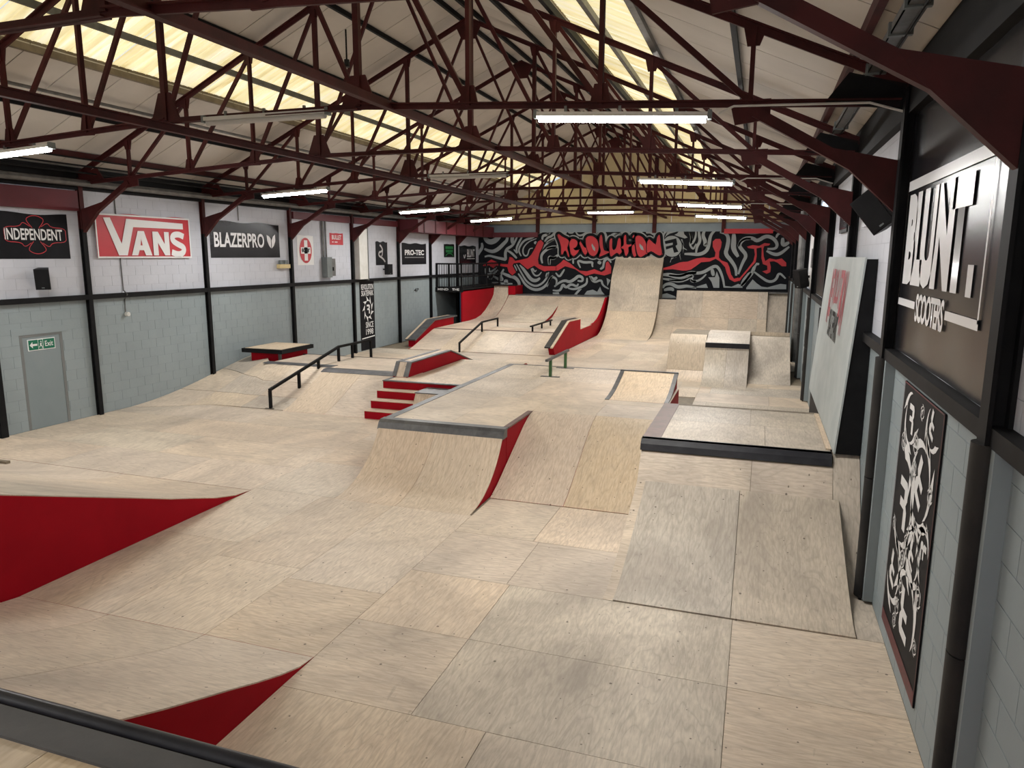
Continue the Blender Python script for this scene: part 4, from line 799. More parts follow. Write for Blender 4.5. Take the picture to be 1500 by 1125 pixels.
MLET=[[(-9.63, 4.52), (-9.53, 4.61), (-9.31, 4.44), (-9.07, 4.35), (-8.97, 4.23), (-9.03, 4.01), (-9.08, 3.9), (-8.96, 3.6), (-8.96, 3.43), (-9.05, 3.46), (-9.14, 3.75), (-9.22, 3.76), (-9.29, 3.56), (-9.41, 3.57), (-9.4, 3.93), (-9.48, 4.2)], [(-9.01, 4.12), (-8.89, 4.36), (-8.68, 4.34), (-8.54, 4.2), (-8.56, 4.01), (-8.69, 3.88), (-8.77, 3.9), (-8.67, 3.78), (-8.45, 3.84), (-8.51, 3.67), (-8.74, 3.46), (-8.92, 3.6), (-8.96, 3.9)], [(-8.5, 4.14), (-8.41, 4.25), (-8.26, 4.01), (-8.16, 3.9), (-8.09, 4.03), (-8.02, 3.71), (-8.16, 3.52), (-8.3, 3.67), (-8.4, 3.93)], [(-8.19, 4.34), (-8.06, 4.49), (-7.79, 4.49), (-7.56, 4.3), (-7.47, 3.97), (-7.54, 3.64), (-7.73, 3.47), (-7.96, 3.56), (-8.13, 3.9)], [(-7.49, 4.45), (-7.39, 4.58), (-7.32, 4.45), (-7.29, 4.08), (-7.24, 3.79), (-7.01, 3.75), (-6.9, 3.71), (-7.12, 3.6), (-7.46, 3.45), (-7.48, 3.56), (-7.39, 3.75), (-7.5, 4.08)], [(-7.01, 4.23), (-6.92, 4.39), (-6.82, 4.34), (-6.84, 3.9), (-6.75, 3.79), (-6.64, 3.94), (-6.59, 4.34), (-6.5, 4.41), (-6.41, 4.3), (-6.41, 3.86), (-6.33, 3.72), (-6.48, 3.55), (-6.59, 3.68), (-6.74, 3.57), (-6.87, 3.46), (-6.95, 3.53), (-6.99, 3.86)], [(-6.32, 4.41), (-6.23, 4.56), (-6.15, 4.48), (-6.16, 4.08), (-5.97, 4.08), (-5.9, 4.12), (-5.89, 3.99), (-6.06, 3.94), (-6.01, 3.72), (-6.14, 3.48), (-6.23, 3.57), (-6.28, 3.86), (-6.41, 3.86), (-6.41, 3.97), (-6.28, 4.03)], [(-5.91, 4.41), (-5.82, 4.55), (-5.76, 4.5), (-5.83, 4.34)], [(-5.89, 4.03), (-5.75, 4.12), (-5.7, 3.72), (-5.63, 3.54), (-5.76, 3.44), (-5.86, 3.61), (-5.91, 3.86)], [(-5.74, 4.45), (-5.58, 4.52), (-5.35, 4.41), (-5.19, 4.12), (-5.15, 3.83), (-5.11, 3.68), (-5.28, 3.54), (-5.47, 3.44), (-5.62, 3.57), (-5.7, 3.9), (-5.75, 4.26)], [(-5.19, 3.61), (-5.2, 4.15), (-5.09, 4.35), (-4.98, 4.26), (-4.75, 4.05), (-4.73, 4.41), (-4.61, 4.57), (-4.55, 4.44), (-4.52, 4.08), (-4.41, 3.61), (-4.55, 3.52), (-4.74, 3.61), (-4.96, 3.76)]]
MHOLE=[[(-7.84, 4.12), (-7.68, 3.9), (-7.68, 3.75), (-7.78, 3.82), (-7.86, 4.01)], [(-5.53, 4.12), (-5.37, 3.97), (-5.31, 3.79), (-5.44, 3.83), (-5.52, 3.97)]]
MEMB=[(-4.35, 4.22), (-3.82, 4.35), (-3.75, 4.07), (-3.83, 4.0), (-3.8, 3.93), (-3.69, 3.73), (-3.89, 3.68), (-3.97, 3.93), (-4.27, 3.83), (-4.29, 3.97), (-3.97, 4.05), (-3.97, 4.15), (-4.31, 4.09)]
MRING=[(-3.55, 3.98), (-3.55, 3.88), (-3.58, 3.77), (-3.63, 3.68), (-3.7, 3.6), (-3.78, 3.54), (-3.88, 3.51), (-3.98, 3.49), (-4.08, 3.51), (-4.18, 3.54), (-4.27, 3.6), (-4.35, 3.68), (-4.41, 3.77), (-4.44, 3.88), (-4.46, 3.98), (-4.45, 4.09), (-4.42, 4.2), (-4.37, 4.29), (-4.3, 4.37), (-4.22, 4.43), (-4.12, 4.46), (-4.02, 4.47), (-3.92, 4.46), (-3.82, 4.42), (-3.73, 4.37), (-3.66, 4.29), (-3.6, 4.2), (-3.56, 4.09)]
MSHARD=[[(-4.32, 4.44), (-4.13, 4.57), (-3.7, 4.69), (-3.79, 4.57), (-4.05, 4.44)], [(-3.82, 4.47), (-3.35, 4.32), (-3.65, 4.3)], [(-3.54, 4.24), (-3.43, 4.0), (-3.27, 3.82), (-3.43, 3.9), (-3.52, 4.1)], [(-3.48, 3.9), (-3.48, 3.6), (-3.57, 3.36), (-3.61, 3.6)], [(-3.68, 3.6), (-4.04, 3.22), (-4.01, 3.36)], [(-4.49, 3.42), (-4.32, 3.53), (-3.98, 3.46), (-4.08, 3.41)], [(-4.48, 4.0), (-4.36, 4.54), (-4.23, 4.68), (-4.39, 4.31)]]
# ================================================================ LIGHTS
def lamp(x0, y, lit, label, s=0):
    xm = x0+.92; y = y-.02*(xm-XL); d = abs(xm-XC); z = chz(d)-.10
    t = thing('tube_light', label, 'lamp', (xm, y, z), 'long tube light fittings')
    tilt = -.055 if xm > XC+.5 else (.055 if xm < XC-.5 else 0)
    def L(a): return (xm+a, y, z+tilt*a)
    MB().bar(L(-.92), L(.92), .045, .11).obj('housing', WPLAST, t)
    o = MB().tube([tuple(Vector(L(-.90))-Vector((0, 0, .045))), tuple(Vector(L(.90))-Vector((0, 0, .045)))], .038, 12).obj('diffuser', TUBE if lit else TUBEOFF, t, True)
    for a in (-.94, .94): MB().bar(L(a-.02), L(a+.02), .09, .10).obj('end_cap', GREYBOX, t)
    for a in (-.6, 0, .6): MB().bar(tuple(Vector(L(a))+Vector((0, 0, .02))), tuple(Vector(L(a))+Vector((0, 0, .09))), .03, .03).obj('clip', GALV, t)
    if lit:
        li = bpy.data.lights.new('tube_glow', 'AREA'); li.shape = 'RECTANGLE'; li.size = 1.8; li.size_y = .10; li.energy = LAMP_W; li.color = (1., .985, .96)
        lo = bpy.data.objects.new('tube_glow', li); C.objects.link(lo); lo.parent = t; lo.location = (0, 0, -.10); lo.rotation_euler = (0, -math.atan(tilt), 0)
names_r = {0: 'added fill tube light on the right at the end behind the camera', 1: 'lit tube light on the right behind the camera', 3: 'largest lit tube light, high right, on the second truss', 5: 'lit tube light on the right, second from the camera', 7: 'lit tube light on the right, third from the camera', 9: 'farthest lit tube light on the right, above the mural'}
names_l = {0: 'added fill tube light on the left at the end behind the camera', 1: 'lit tube light on the left behind the camera', 3: 'lit tube light cut by the left frame edge', 5: 'lit tube light above the black leaf-logo banner', 7: 'lit tube light above the black square helmet-sponsor banner', 9: 'farthest lit tube light on the left, by the mural corner'}
for k in (0, 1, 3, 5, 7, 9):  # rearmost pair is unseen, added as fill for faces turned to the camera
    if k != 1: lamp(-2.45, TY[k], True, names_r[k])
    lamp(-11.8, TY[k], True, names_l[k])
lamp(-7.06, TY[3], False, 'unlit tube light under the second truss, upper left of centre')
lamp(-7.2, TY[5], False, 'unlit tube light under the fourth truss near roof centre')
lamp(-6.7, TY[9], True, 'lit tube light at the middle, directly above the red lettering')
t = thing('hanging_sensor', 'small black bulb hanging on a rod from roof, upper left of centre', 'sensor', (-5.15, 8.6, 5.95))
MB().tube([(-5.15, 8.6, 5.97), (-5.15, 8.6, 6.35)], .012, 6).obj('rod', BLACK, t); MB().tube([(-5.15, 8.6, 5.90), (-5.15, 8.6, 5.92), (-5.15, 8.6, 5.96), (-5.15, 8.6, 5.99)], .035, 10).obj('bulb', PLASTIC, t, True)
# cables from the right-hand tubes to the wall
for k in (3, 5, 7):
    y = TY[k]-.28; o = MB().tube([(-.5, y-.06, 4.98), (-.35, y-.07, 5.04), (.3, y-.07, 5.02), (.9, y-.07, 5.0), (1.2, y-.08, 4.9)], .012, 6).obj('cable', WPLAST, None, True, (-.5, y, 5.0))
    tag(o, {3: 'white cable along the second truss tie from largest lit tube', 5: 'white cable from the second right-hand tube to right wall', 7: 'white cable from the third right-hand tube to right wall'}[k], 'cable')
# ================================================================ BANNERS AND FITTINGS, LEFT WALL
def banner(name, label, fr, wid, hei, m, amp=.012, seed=0):
    c = fr.p(wid/2, 0, 0); t = thing(name, label, 'banner', tuple(c)); cloth('cloth', m, t, fr, wid, hei, amp, seed=seed); return t
H1 = .020
# iron-cross banner
f = LW(8.85, 3.43); t = banner('banner', 'black banner with red cross outline and white lettering, left frame edge', f, 2.83, .89, VINYLM, .014, 1)
text('lettering', 'INDEPENDENT', WHITEP, t, f, 1.44, .37, 1.24, .22, H1, .018)
cx, cy = 2.10, .475; cr = []
def arcpt(r, a): return (cx+r*math.cos(a), cy+r*math.sin(a))
for mid in (PI/2, -PI/2): cr.append(ribbon([arcpt(.15, mid-.5), arcpt(.36, mid-.62), arcpt(.375, mid-.3), arcpt(.38, mid), arcpt(.375, mid+.3), arcpt(.36, mid+.62), arcpt(.15, mid+.5)], .014))
for sx in (-1, 1):
    for sy in (-1, 1): cr.append(ribbon([(cx+sx*.12, cy+sy*.16), (cx+sx*.27, cy+sy*.25), (cx+sx*.33, cy+sy*.15), (cx+sx*.66, cy+sy*.145), (cx+sx*.66, cy)], .013))
polys('emblem', [q for r in cr for q in r], REDP, t, f, H1)
# red surf-style logo banner
f = Frame((-13.755, 12.31, 3.44), (0, 1, 0), (0, 0, 1)); t = banner('banner', 'red banner with white border and big white swoosh-topped lettering', f, 2.79, .97, REDP, .016, 2)
bw = .035
polys('border', [[(0, 0), (2.79, 0), (2.79, bw), (0, bw)], [(0, .97-bw), (2.79, .97-bw), (2.79, .97), (0, .97)], [(0, bw), (bw, bw), (bw, .97-bw), (0, .97-bw)], [(2.79-bw, bw), (2.79, bw), (2.79, .97-bw), (2.79-bw, .97-bw)]], WHITEP, t, f, H1)
V_ = [(.22, .88), (.40, .89), (.66, .32), (.84, .88), (2.56, .84), (2.56, .70), (1.02, .70), (.80, .06), (.56, .06)]
A_ = [(.92, .06), (1.14, .62), (1.32, .62), (1.52, .06), (1.33, .06), (1.28, .18), (1.15, .18), (1.10, .06)]
N_ = [(1.57, .06), (1.57, .62), (1.74, .62), (1.93, .33), (1.93, .62), (2.08, .62), (2.08, .06), (1.92, .06), (1.72, .36), (1.72, .06)]
polys('lettering', [V_, A_, N_]+ribbon([(2.56, .52), (2.40, .58), (2.20, .55), (2.18, .42), (2.36, .33), (2.56, .26), (2.52, .12), (2.34, .08), (2.14, .14)], .145), WHITEP, t, f, H1)
polys('letter_counter', [[(1.19, .29), (1.25, .29), (1.22, .44)]], REDP, t, f, H1+.002)
# leaf-logo banner
f = LW(15.86, 3.44); t = banner('banner', 'black banner with white block lettering and a white leaf logo', f, 2.95, .97, VINYL, .016, 3)
text('lettering', 'BLAZERPRO', WHITEV, t, f, .14, .28, 2.08, .40, H1, .025)
polys('leaf_logo', [[(2.34, .66), (2.36, .48), (2.44, .34), (2.53, .27), (2.53, .55), (2.45, .62)], [(2.56, .27), (2.66, .34), (2.74, .48), (2.74, .68), (2.64, .62), (2.56, .50)]], WHITEV, t, f, H1)
# red oval cross poster
f = LW(19.7, 3.2); t = banner('poster', 'white poster with a red oval and white cross', f, .88, .93, WHITEP, .008, 4)
el = [(.44+.33*math.cos(a*PI/16), .46+.40*math.sin(a*PI/16)) for a in range(32)]
polys('red_oval', [el], REDP, t, f, H1-.004)
polys('white_cross', [[(.36, .14), (.54, .14), (.54, .78), (.36, .78)], [(.18, .36), (.70, .36), (.70, .56), (.18, .56)]], WHITEP, t, f, H1-.002)
text('lettering', 'eoner', BLACK, t, f, .22, .40, .44, .13, H1, .03)
f = LW(21.55, 3.86); t = banner('poster', 'small red poster with white block word, right of the grey switch box', f, .84, .39, REDP, .006, 5)
text('lettering', 'BULLET', WHITEP, t, f, .12, .18, .60, .15, H1, .02); polys('small_print', [[(.12, .08), (.22, .08), (.22, .11), (.12, .11)], [(.28, .08), (.46, .08), (.46, .11), (.28, .11)]], WHITEP, t, f, H1)
f = LW(24.65, 3.14); t = banner('poster', 'black hanging poster with a pale hand-like figure', f, .92, .88, VINYLM, .014, 6)
polys('figure', ribbon([(.30, .76), (.42, .70), (.52, .58), (.40, .50), (.24, .50), (.20, .36), (.40, .30), (.58, .22), (.70, .12)], .07)+ribbon([(.52, .62), (.50, .40), (.42, .34)], .05), mat('pale_print', (.42, .40, .40), .5), t, f, H1)
f = LW(26.78, 3.14); t = banner('banner', 'square black banner with squared white sponsor word and small print', f, 2.28, .86, VINYLM, .010, 7)
text('lettering', 'PRO-TEC', WHITEP, t, f, .24, .38, 1.80, .22, H1, .045); polys('small_print', [[(.25+.13*i, .27), (.34+.13*i, .27), (.34+.13*i, .305), (.25+.13*i, .305)] for i in range(14)], mat('dim_print', (.35, .35, .35), .5), t, f, H1)
f = LW(30.96, 3.43); t = banner('poster', 'small black poster with a green print above the railing', f, 1.2, .6, VINYLM, .006, 8)
polys('green_print', [[(.14, .38), (1.04, .38), (1.04, .50), (.14, .50)], [(.20, .22), (.98, .22), (1.02, .34), (.16, .34)]]+ribbon([(.15, .06), (.40, .18), (.80, .18), (1.05, .06)], .05), GREENP, t, f, H1)
f = LW(32.75, 3.12); t = banner('banner', 'black banner with white scooter-brand word, last before the mural corner', f, 2.2, .86, VINYL, .012, 9)
text('lettering', 'BLUNT', WHITEV, t, f, 1.0, .30, 1.0, .40, H1, .02); polys('swoosh', ribbon([(.55, .42), (.66, .22), (.78, .44)], .06), WHITEV, t, f, H1)
polys('underline', [[(.95, .22), (2.0, .22), (2.0, .25), (.95, .25)]], WHITEV, t, f, H1)
# tall narrow club banner
f = LW(23.38, -.02); t = thing('banner', 'tall narrow black club banner reaching the floor on left wall', 'banner', (-13.8, 23.9, 0)); cloth('cloth', VINYLM, t, LW(23.38, .02), 1.06, 2.6, .01, seed=11)
text('lettering', 'REVOLUTION', WHITEP, t, f, .10, 2.28, .88, .20, H1, .012); text('lettering', 'SKATEPARK', WHITEP, t, f, .10, 2.05, .88, .20, H1, .012)
text('lettering', 'SINCE', WHITEP, t, f, .36, .86, .56, .22, H1, .015); text('lettering', '1998', WHITEP, t, f, .36, .60, .54, .22, H1, .015)
polys('pale_band', [[(.06, .46), (1.0, .50), (1.0, .54), (.06, .50)]], WHITEP, t, f, H1)
def emblem(cx, cy, rx, ry, flip=1):
    R_ = [(-.45, .62), (.40, .62), (.58, .45), (.58, .16), (.42, 0), (.58, -.14), (.58, -.68), (.22, -.68), (.22, -.16), (-.30, -.16), (-.30, .08), (.18, .08), (.18, .36), (-.45, .36)]
    out = [[(cx+rx*a*.72, cy+ry*b*.72) for a, b in R_]]
    for i in range(9):
        a = i*2*PI/9+.2; c2, s2 = math.cos(a), math.sin(a)
        pt = lambda r, da: (cx+rx*r*math.cos(a+da), cy+ry*r*math.sin(a+da))
        out.append([pt(.86, -.42), pt(1.0, -.1), pt(1.42, .28), pt(1.06, .22), pt(.88, .30)])
    return out
polys('emblem', emblem(.56, 1.56, .30, .36), WHITEP, t, f, H1)
# exit door
d = bpy.data.objects.new('door_1', None); C.objects.link(d); d['kind'] = 'structure'
DOORP = mottled('grey_door_paint', (.30, .32, .325), (.27, .29, .295), .5, 1.)
leaf = MB().box(-13.96, -13.90, 10.42, 11.24, 0, 1.88).obj('door_leaf', DOORP, d)
MB().box(-13.96, -13.80, 10.36, 10.42, 0, 1.93).box(-13.96, -13.80, 11.24, 11.30, 0, 1.93).box(-13.96, -13.80, 10.42, 11.24, 1.88, 1.93).obj('door_frame', mottled('dark_grey_frame', (.17, .18, .18), (.14, .15, .15), .5), d)
MB().box(-13.80, -13.79, 10.2, 11.52, 1.93, 2.06).obj('lintel', WALLG, d)
MB().box(-13.90, -13.87, 10.46, 10.50, .95, 1.05).obj('door_handle', GREYBOX, leaf)
o = MB().box(-13.80, -13.70, 9.72, 9.86, 0, 2.6).obj('door_post', BLACK, d)
t = thing('exit_sign', 'green and white exit sign with arrow above grey door', 'sign', (-13.89, 10.83, 1.7))
f = Frame((-13.80, 10.52, 1.60), (0, 1, 0), (0, 0, 1)); MB().box(-13.81, -13.797, 10.52, 11.12, 1.60, 1.83).obj('plate', WHITEP, t)
polys('panel', [[(.015, .015), (.22, .015), (.22, .215), (.015, .215)], [(.335, .015), (.585, .015), (.585, .215), (.335, .215)]], EXITG, t, f, .006)
polys('arrow', [[(.035, .115), (.10, .18), (.10, .135), (.20, .135), (.20, .095), (.10, .095), (.10, .05)]], WHITEP, t, f, .009)
polys('running_figure', [[(.23, .02), (.325, .02), (.325, .21), (.23, .21)]], EXITG, t, f, .005)
polys('running_person', [[(.268, .17), (.285, .19), (.30, .17), (.285, .152)], [(.262, .14), (.30, .148), (.29, .10), (.312, .075), (.312, .03), (.298, .03), (.296, .065), (.272, .09), (.245, .05), (.235, .06), (.262, .10)]], WHITEP, t, f, .009)
text('lettering', 'Exit', WHITEP, t, f, .37, .065, .18, .11, .009, .01)
# speakers
def speaker(loc, rz, tilt, sc, label, lean=0.):
    t = thing('speaker', label, 'speaker', loc); t.rotation_euler = (tilt, lean, rz); s = sc
    o = [(-.16, -.14), (.16, -.14), (.11, .14), (-.11, .14)]
    MB().add([(x*s, y*s, z*s) for z in (-.25, .25) for x, y in o], [(3, 2, 1, 0), (4, 5, 6, 7)]+[(i, (i+1) % 4, (i+1) % 4+4, i+4) for i in range(4)]).obj('cabinet', PLASTIC, t, origin=None) if False else None
    mb = MB().add([(x*s, y*s, z*s) for z in (-.25, .25) for x, y in o], [(3, 2, 1, 0), (4, 5, 6, 7)]+[(i, (i+1) % 4, (i+1) % 4+4, i+4) for i in range(4)])
    me = mb.mesh('cabinet'); me.materials.append(PLASTIC); link('cabinet', me, t)
    mb = MB().box(-.145*s, .145*s, -.150*s, -.138*s, -.235*s, .235*s); me = mb.mesh('grille'); me.materials.append(BLACK); link('grille', me, t)
    mb = MB().box(-.03*s, .03*s, -.156*s, -.149*s, -.21*s, -.19*s); me = mb.mesh('badge'); me.materials.append(GREYBOX); link('badge', me, t)
    mb = MB().box(-.03*s, .03*s, .13*s, .40*s, -.03*s, .03*s); me = mb.mesh('bracket'); me.materials.append(PLASTIC); link('bracket', me, t)
    return t
speaker((-13.59, 10.85, 3.04), math.radians(40), math.radians(8), .82, 'black speaker on left wall below the cross-emblem banner')
speaker((-13.55, 25.15, 2.98), math.radians(75), 0, .8, 'small black speaker on left wall under the pale-figure poster')
speaker((1.10, 8.42, 4.02), math.radians(-38), math.radians(14), .82, 'large black speaker tilted down on right wall before a small window', math.radians(-36))
speaker((1.10, 21.6, 2.95), math.radians(-60), math.radians(12), 1.0, 'black speaker low on right wall beyond the leaning board')
# boxed lintel, electrics
o = MB().box(-13.79, -13.66, 8.5, 11.88, 4.42, 4.83).obj('lintel_board', MAROON2, None, False, (-13.7, 10, 4.42)); tag(o, 'dark red boxed board above the cross-emblem banner', 'board')
for i, (a, b) in enumerate(((19.45, 22.75), (23.0, 26.3))):
    o = MB().box(-13.79, -13.7, a, b, 4.62, 4.84).obj('lintel_board', MAROON2, None, False, (-13.7, a, 4.62)); tag(o, ('dark red board above the white cross poster and red poster', 'dark red board above the pale-figure poster')[i], 'board')
t = thing('roller_housing', 'long maroon boxed housing under the eaves near the far left corner', 'housing', (-13.1, 30, 4.4))
MB().box(-13.78, -12.9, 26.5, 35.2, 4.42, 4.92).obj('housing', MAROON2, t)
for i in range(7): MB().box(-12.93, -12.88, 27+i*1.1, 27.08+i*1.1, 4.42, 4.93).obj('strap', MAROON, t)
o = MB().box(-12.9, -10.55, 35.05, 35.2, 4.42, 4.66).obj('lintel_board', MAROON2, None, False, (-11.7, 35.1, 4.42)); tag(o, 'maroon board over the top left of the mural', 'board')
o = MB().box(-1.65, .45, 34.9, 35.2, 4.55, 4.76).obj('lintel_board', REDM, None, False, (-.6, 35, 4.5)); tag(o, 'red board over the top right of the mural', 'board')
def cable(label, pts, r, m=GALV): o = MB().tube(pts, r, 8).obj('conduit', m, None, True, pts[0]); return tag(o, label, 'pipe')
cable('thin conduit dropping behind red banner to a small round fitting', [(-13.785, 12.92, 4.86), (-13.785, 12.94, 3.5), (-13.785, 12.95, 2.72), (-13.68, 12.95, 2.62), (-13.785, 12.96, 2.5), (-13.785, 12.96, 2.22)], .013)
o = MB().tube([(-13.78, 12.96, 2.17), (-13.70, 12.96, 2.17)], .05, 12).obj('socket', WPLAST, None, True, (-13.78, 12.96, 2.17)); tag(o, 'small round fitting at the end of the thin conduit', 'fitting')
cable('conduit above the leaf-logo banner', [(-13.77, 17.0, 4.9), (-13.77, 17.0, 4.45)], .014)
t = thing('emergency_light', 'cream emergency light box with two lamps right of leaf-logo banner', 'lamp', (-13.7, 18.9, 3.15))
MB().box(-13.79, -13.66, 18.62, 19.12, 3.12, 3.24).obj('case', CREAM, t)
for y in (18.75, 18.98): MB().tube([(-13.72, y, 3.25), (-13.72, y, 3.36)], .07, 10).obj('lamp_head', GREYBOX, t, True)
cable('twin conduits running down to the grey switch box', [(-13.75, 21.05, 4.85), (-13.75, 21.08, 3.42)], .035); cable('second conduit beside the switch box conduits', [(-13.75, 21.25, 4.85), (-13.75, 21.25, 3.42)], .03)
t = thing('switch_box', 'grey electrical switch box between white cross poster and red poster', 'box', (-13.7, 21.25, 2.8))
MB().box(-13.79, -13.58, 21.02, 21.32, 2.78, 3.45).obj('case', GREYBOX, t); MB().box(-13.79, -13.62, 21.32, 21.58, 2.82, 3.40).obj('door', GALV, t); MB().box(-13.62, -13.59, 21.40, 21.44, 3.0, 3.12).obj('handle', PLASTIC, t)
t = thing('duct', 'tall pale boxed duct above the narrow club banner', 'duct', (-13.7, 23.4, 2.66))
MB().box(-13.79, -13.55, 23.05, 23.62, 2.66, 4.45).obj('casing', WPLAST, t); MB().tube([(-13.62, 23.72, 2.62), (-13.62, 23.72, 4.5)], .05, 8).obj('pipe', GALV, t, True)
t = thing('sign', 'small black and white sign on the grey left wall', 'sign', (-13.79, 28.05, 2.0)); MB().box(-13.80, -13.79, 27.75, 28.35, 1.96, 2.16).obj('plate', WALLG, t)
f = LW(27.75, 1.96); text('lettering', '4P', BLACK, t, f, .06, .02, .46, .16, .013, .02)
# ================================================================ RIGHT WALL
f = RW(8.12, 2.67); t = thing('banner', 'huge black vinyl banner with framed white lettering on right wall', 'banner', (1.3, 6.6, 2.67))
cloth('cloth', VINYL, t, f, 3.3, 2.2, .03, 40, 8, 12)
bH = .022
def br(y, z): return (8.12-y, z-2.67)
q = lambda ya, za, yb, zb: [br(ya, za), br(yb, za), br(yb, zb), br(ya, zb)]
polys('white_frame', [q(7.90, 4.15, 5.12, 4.24), q(7.90, 3.12, 7.87, 4.15), q(5.15, 3.14, 5.12, 4.15), q(7.90, 3.10, 7.08, 3.165), q(5.98, 3.10, 5.12, 3.165)], WHITEV, t, f, bH)
text('lettering', 'BLUNT', WHITEV, t, f, *br(7.76, 3.29), 2.20, .82, bH, .07, 0, .86)
polys('full_stop', [q(5.50, 3.29, 5.36, 3.50)], WHITEV, t, f, bH)
text('lettering', 'SCOOTERS', WHITEV, t, f, *br(7.04, 3.0), 1.02, .24, bH, .03, 0, .84)
cord = MB().tube([(1.26, 8.0, 5.02), (1.25, 7.4, 5.0), (1.24, 6.6, 4.99), (1.25, 5.8, 5.0), (1.26, 4.9, 5.03)], .012, 6).obj('cord', WPLAST, None, True, (1.26, 6.5, 5.0)); tag(cord, 'white cord holding the top of the huge black banner', 'cord')
# swirl poster
f = RW(7.17, .18); t = thing('poster', 'tall black poster of white emblems with dark red foot strip', 'poster', (1.3, 6.4, .18))
PW, PH = 1.49, 2.28
MB().box(1.296, 1.306, 5.68, 7.17, .18, 2.46).obj('sheet', VINYLM, t)
polys('red_border', [[(0, 0), (PW, 0), (PW, .12), (0, .12)], [(0, .12), (.012, .12), (.012, PH), (0, PH)], [(PW-.012, .12), (PW, .12), (PW, PH), (PW-.012, PH)], [(0, PH-.012), (PW, PH-.012), (PW, PH), (0, PH)]], mottled('dark_red_print', (.12, .012, .02), (.05, .01, .012), .5, 30.), t, f, .018)
rr = random.Random(3)
def emb2(cx, cy, r, rot):
    R_ = [(-.45, .62), (.40, .62), (.58, .45), (.58, .16), (.42, 0), (.58, -.14), (.58, -.68), (.22, -.68), (.22, -.16), (-.30, -.16), (-.30, .08), (.18, .08), (.18, .36), (-.45, .36)]
    c2, s2 = math.cos(rot), math.sin(rot); T = lambda a, b: (cx+r*(a*c2-b*s2), cy+r*(a*s2+b*c2))
    out = [[T(a*.86, b*.86) for a, b in R_]]
    for i in range(6):
        a = i*2*PI/6+.3; pt = lambda q_, an: T(q_*math.cos(an), q_*math.sin(an))
        inn = [pt(.93+.05*u*u, a-.75+1.15*u) for u in (0, .25, .5, .75, 1.)]
        outr = [pt(.96+.30*u+.20*u**3, a-.75+1.15*u+.30*u*u) for u in (1., .8, .6, .4, .2)]
        out.append(inn+[pt(1.08, a+.45)]+outr)
    return out
em = []
for cx, cy, r, ro in ((.40, 1.28, .38, 0.), (.98, 1.60, .32, 2.7), (.40, 2.02, .22, 0.), (.92, .46, .36, PI), (.30, .60, .26, 2.9), (.96, 1.00, .22, 2.8), (1.18, 2.12, .18, 2.8), (1.30, 1.16, .17, 1.6)):
    em += [e for e in emb2(cx, cy, r, ro) if all(.02 < a < PW-.02 and .14 < b < PH-.02 for a, b in e)]
for cx, cy, r, ro in ((.68, 1.86, .07, 1), (.72, 1.66, .06, 2), (.20, 1.78, .07, 0), (1.32, 1.62, .06, 2), (.70, 1.02, .06, 1), (.62, .84, .07, 0), (1.30, .80, .07, 2), (.60, .40, .06, 1), (.55, .25, .055, 0), (1.35, .42, .05, 1), (.80, 2.15, .05, 2), (.15, 1.0, .05, 1), (.66, .62, .06, 2)):
    em += emb2(cx, cy, r, ro)
polys('emblem_print', em, WHITEP, t, f, .018)
# windows
def window(n, y0, y1, z0, z1):
    d = bpy.data.objects.new('window_%d' % n, None); C.objects.link(d); d['kind'] = 'structure'
    MB().box(1.285, 1.30, y0, y1, z0, z1).obj('pane', PANEW, d)
    MB().box(1.26, 1.308, y0-.05, y0, z0-.05, z1+.05).box(1.26, 1.308, y1, y1+.05, z0-.05, z1+.05).box(1.26, 1.308, y0, y1, z1, z1+.05).obj('window_frame', WALLW, d)
    MB().box(1.22, 1.308, y0-.08, y1+.08, z0-.06, z0).obj('window_sill', WALLW, d)
window(1, 9.3, 10.55, 3.98, 4.5); window(2, 16.75, 18.7, 4.38, 4.78)
t = thing('picture', 'small dark framed picture on white part of right wall', 'picture', (1.3, 13.4, 3.94))
MB().box(1.27, 1.308, 12.9, 14.1, 3.94, 4.34).obj('frame', BLACK, t); MB().box(1.262, 1.272, 12.97, 14.03, 4.0, 4.28).obj('glass', mat('dark_glass', (.03, .04, .05), .1), t)
t = thing('window_sheet', 'tall dark plastic sheet over a right-wall bay beyond leaning board', 'sheet', (1.3, 17.9, 2.66)); cloth('cloth', VINYL, t, RW(19.1, 2.68), 2.4, 1.55, .05, 30, 6, 21)
t = thing('poster', 'white sheet with dark print on right wall past the dark sheet', 'poster', (1.3, 20.6, 2.7)); cloth('cloth', WHITEP, t, RW(22.2, 2.7), 2.4, 1.6, .008, seed=22)
text('lettering', 'SKATE', BLACK, t, RW(22.2, 2.7), .5, .7, 1.2, .3, H1) if False else None
polys('dark_print', [[(.8+.16*i, .55), (.90+.16*i, .55), (.90+.16*i, 1.05), (.8+.16*i, 1.05)] for i in range(6)], BLACK, t, RW(22.2, 2.7), H1)
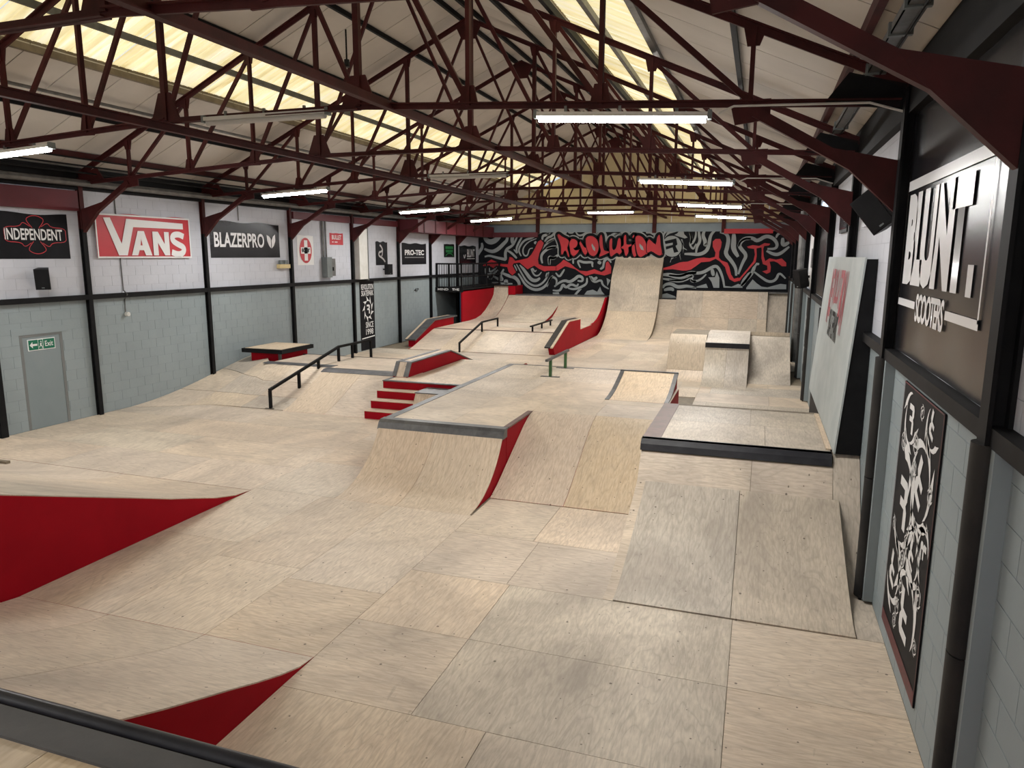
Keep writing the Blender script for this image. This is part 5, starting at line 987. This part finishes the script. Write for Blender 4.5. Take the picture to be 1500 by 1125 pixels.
o = MB().tube([(1.18, 24.2, 0.3), (1.18, 24.2, 4.9)], .11, 10).obj('downpipe', GALV, None, True, (1.18, 24.2, .3)); tag(o, 'thick grey downpipe on the far right wall', 'pipe')
t = thing('poster', 'black poster with white flame pattern low on the far right wall', 'poster', (1.3, 20.5, .4)); cloth('cloth', VINYLM, t, RW(21.9, .35), 1.9, 2.1, .006, seed=23)
polys('white_print', [e for i, (a, b) in enumerate(((.5, .5), (1.2, .9), (.6, 1.4), (1.3, 1.75))) for e in emb2(a, b, .26, i)], WHITEP, t, RW(21.9, .35), H1)
o = MB().box(-12.5, -11.86, 8.42, 8.50, .03, .075).obj('plank', TIMBER, None, False, (-12.2, 8.46, .03)); tag(o, 'short brown plank lying on the ply at the left frame edge', 'plank')
# ================================================================ MURAL
m_ = thing('mural', 'black and grey swirl mural with red lettering on the back wall', 'mural', (-6.2, 35.3, 1.0))
MB().box(XL+.01, XR-.01, 35.322, 35.378, 1.0, 4.66).obj('black_ground', MBLACK, m_)
fm = Frame((0, 35.32, 0), (1, 0, 0), (0, 0, 1))
fm.n = Vector((0, -1, 0))
polys('grey_swirls', [q for w_, p in MG for q in ribbon(p, w_*1.5, taper=True)]+MGP, MGREY, m_, fm, .003)
for p in MRED:
    polys('red_ribbon', [p], REDM, m_, fm, .010)
    polys('red_ribbon_outline', ribbon(p, .12, True), MBLACK, m_, fm, .007)
polys('letter_halo', [q for p in MLET for q in ribbon(p, .34, True)], MGREY, m_, fm, .030)
polys('letter_outline', [q for p in MLET for q in ribbon(p, .23, True)], MBLACK, m_, fm, .032)
for i, p in enumerate(MLET):
    polys('red_letter', [p], REDM, m_, fm, .034+.0008*i)
    polys('letter_seam', ribbon(p, .035, True), MBLACK, m_, fm, .0343+.0008*i)
polys('letter_counters', MHOLE, MGREY, m_, fm, .044)
polys('emblem_ring', [MRING], MGREY, m_, fm, .012)
polys('emblem_ring_outline', ribbon(MRING, .10, True), MBLACK, m_, fm, .010)
polys('emblem_shards', MSHARD, MBLACK, m_, fm, .009)
polys('emblem_letter', [MEMB], MBLACK, m_, fm, .014)
for o in bpy.data.objects:
    if '_o' in o: del o['_o']
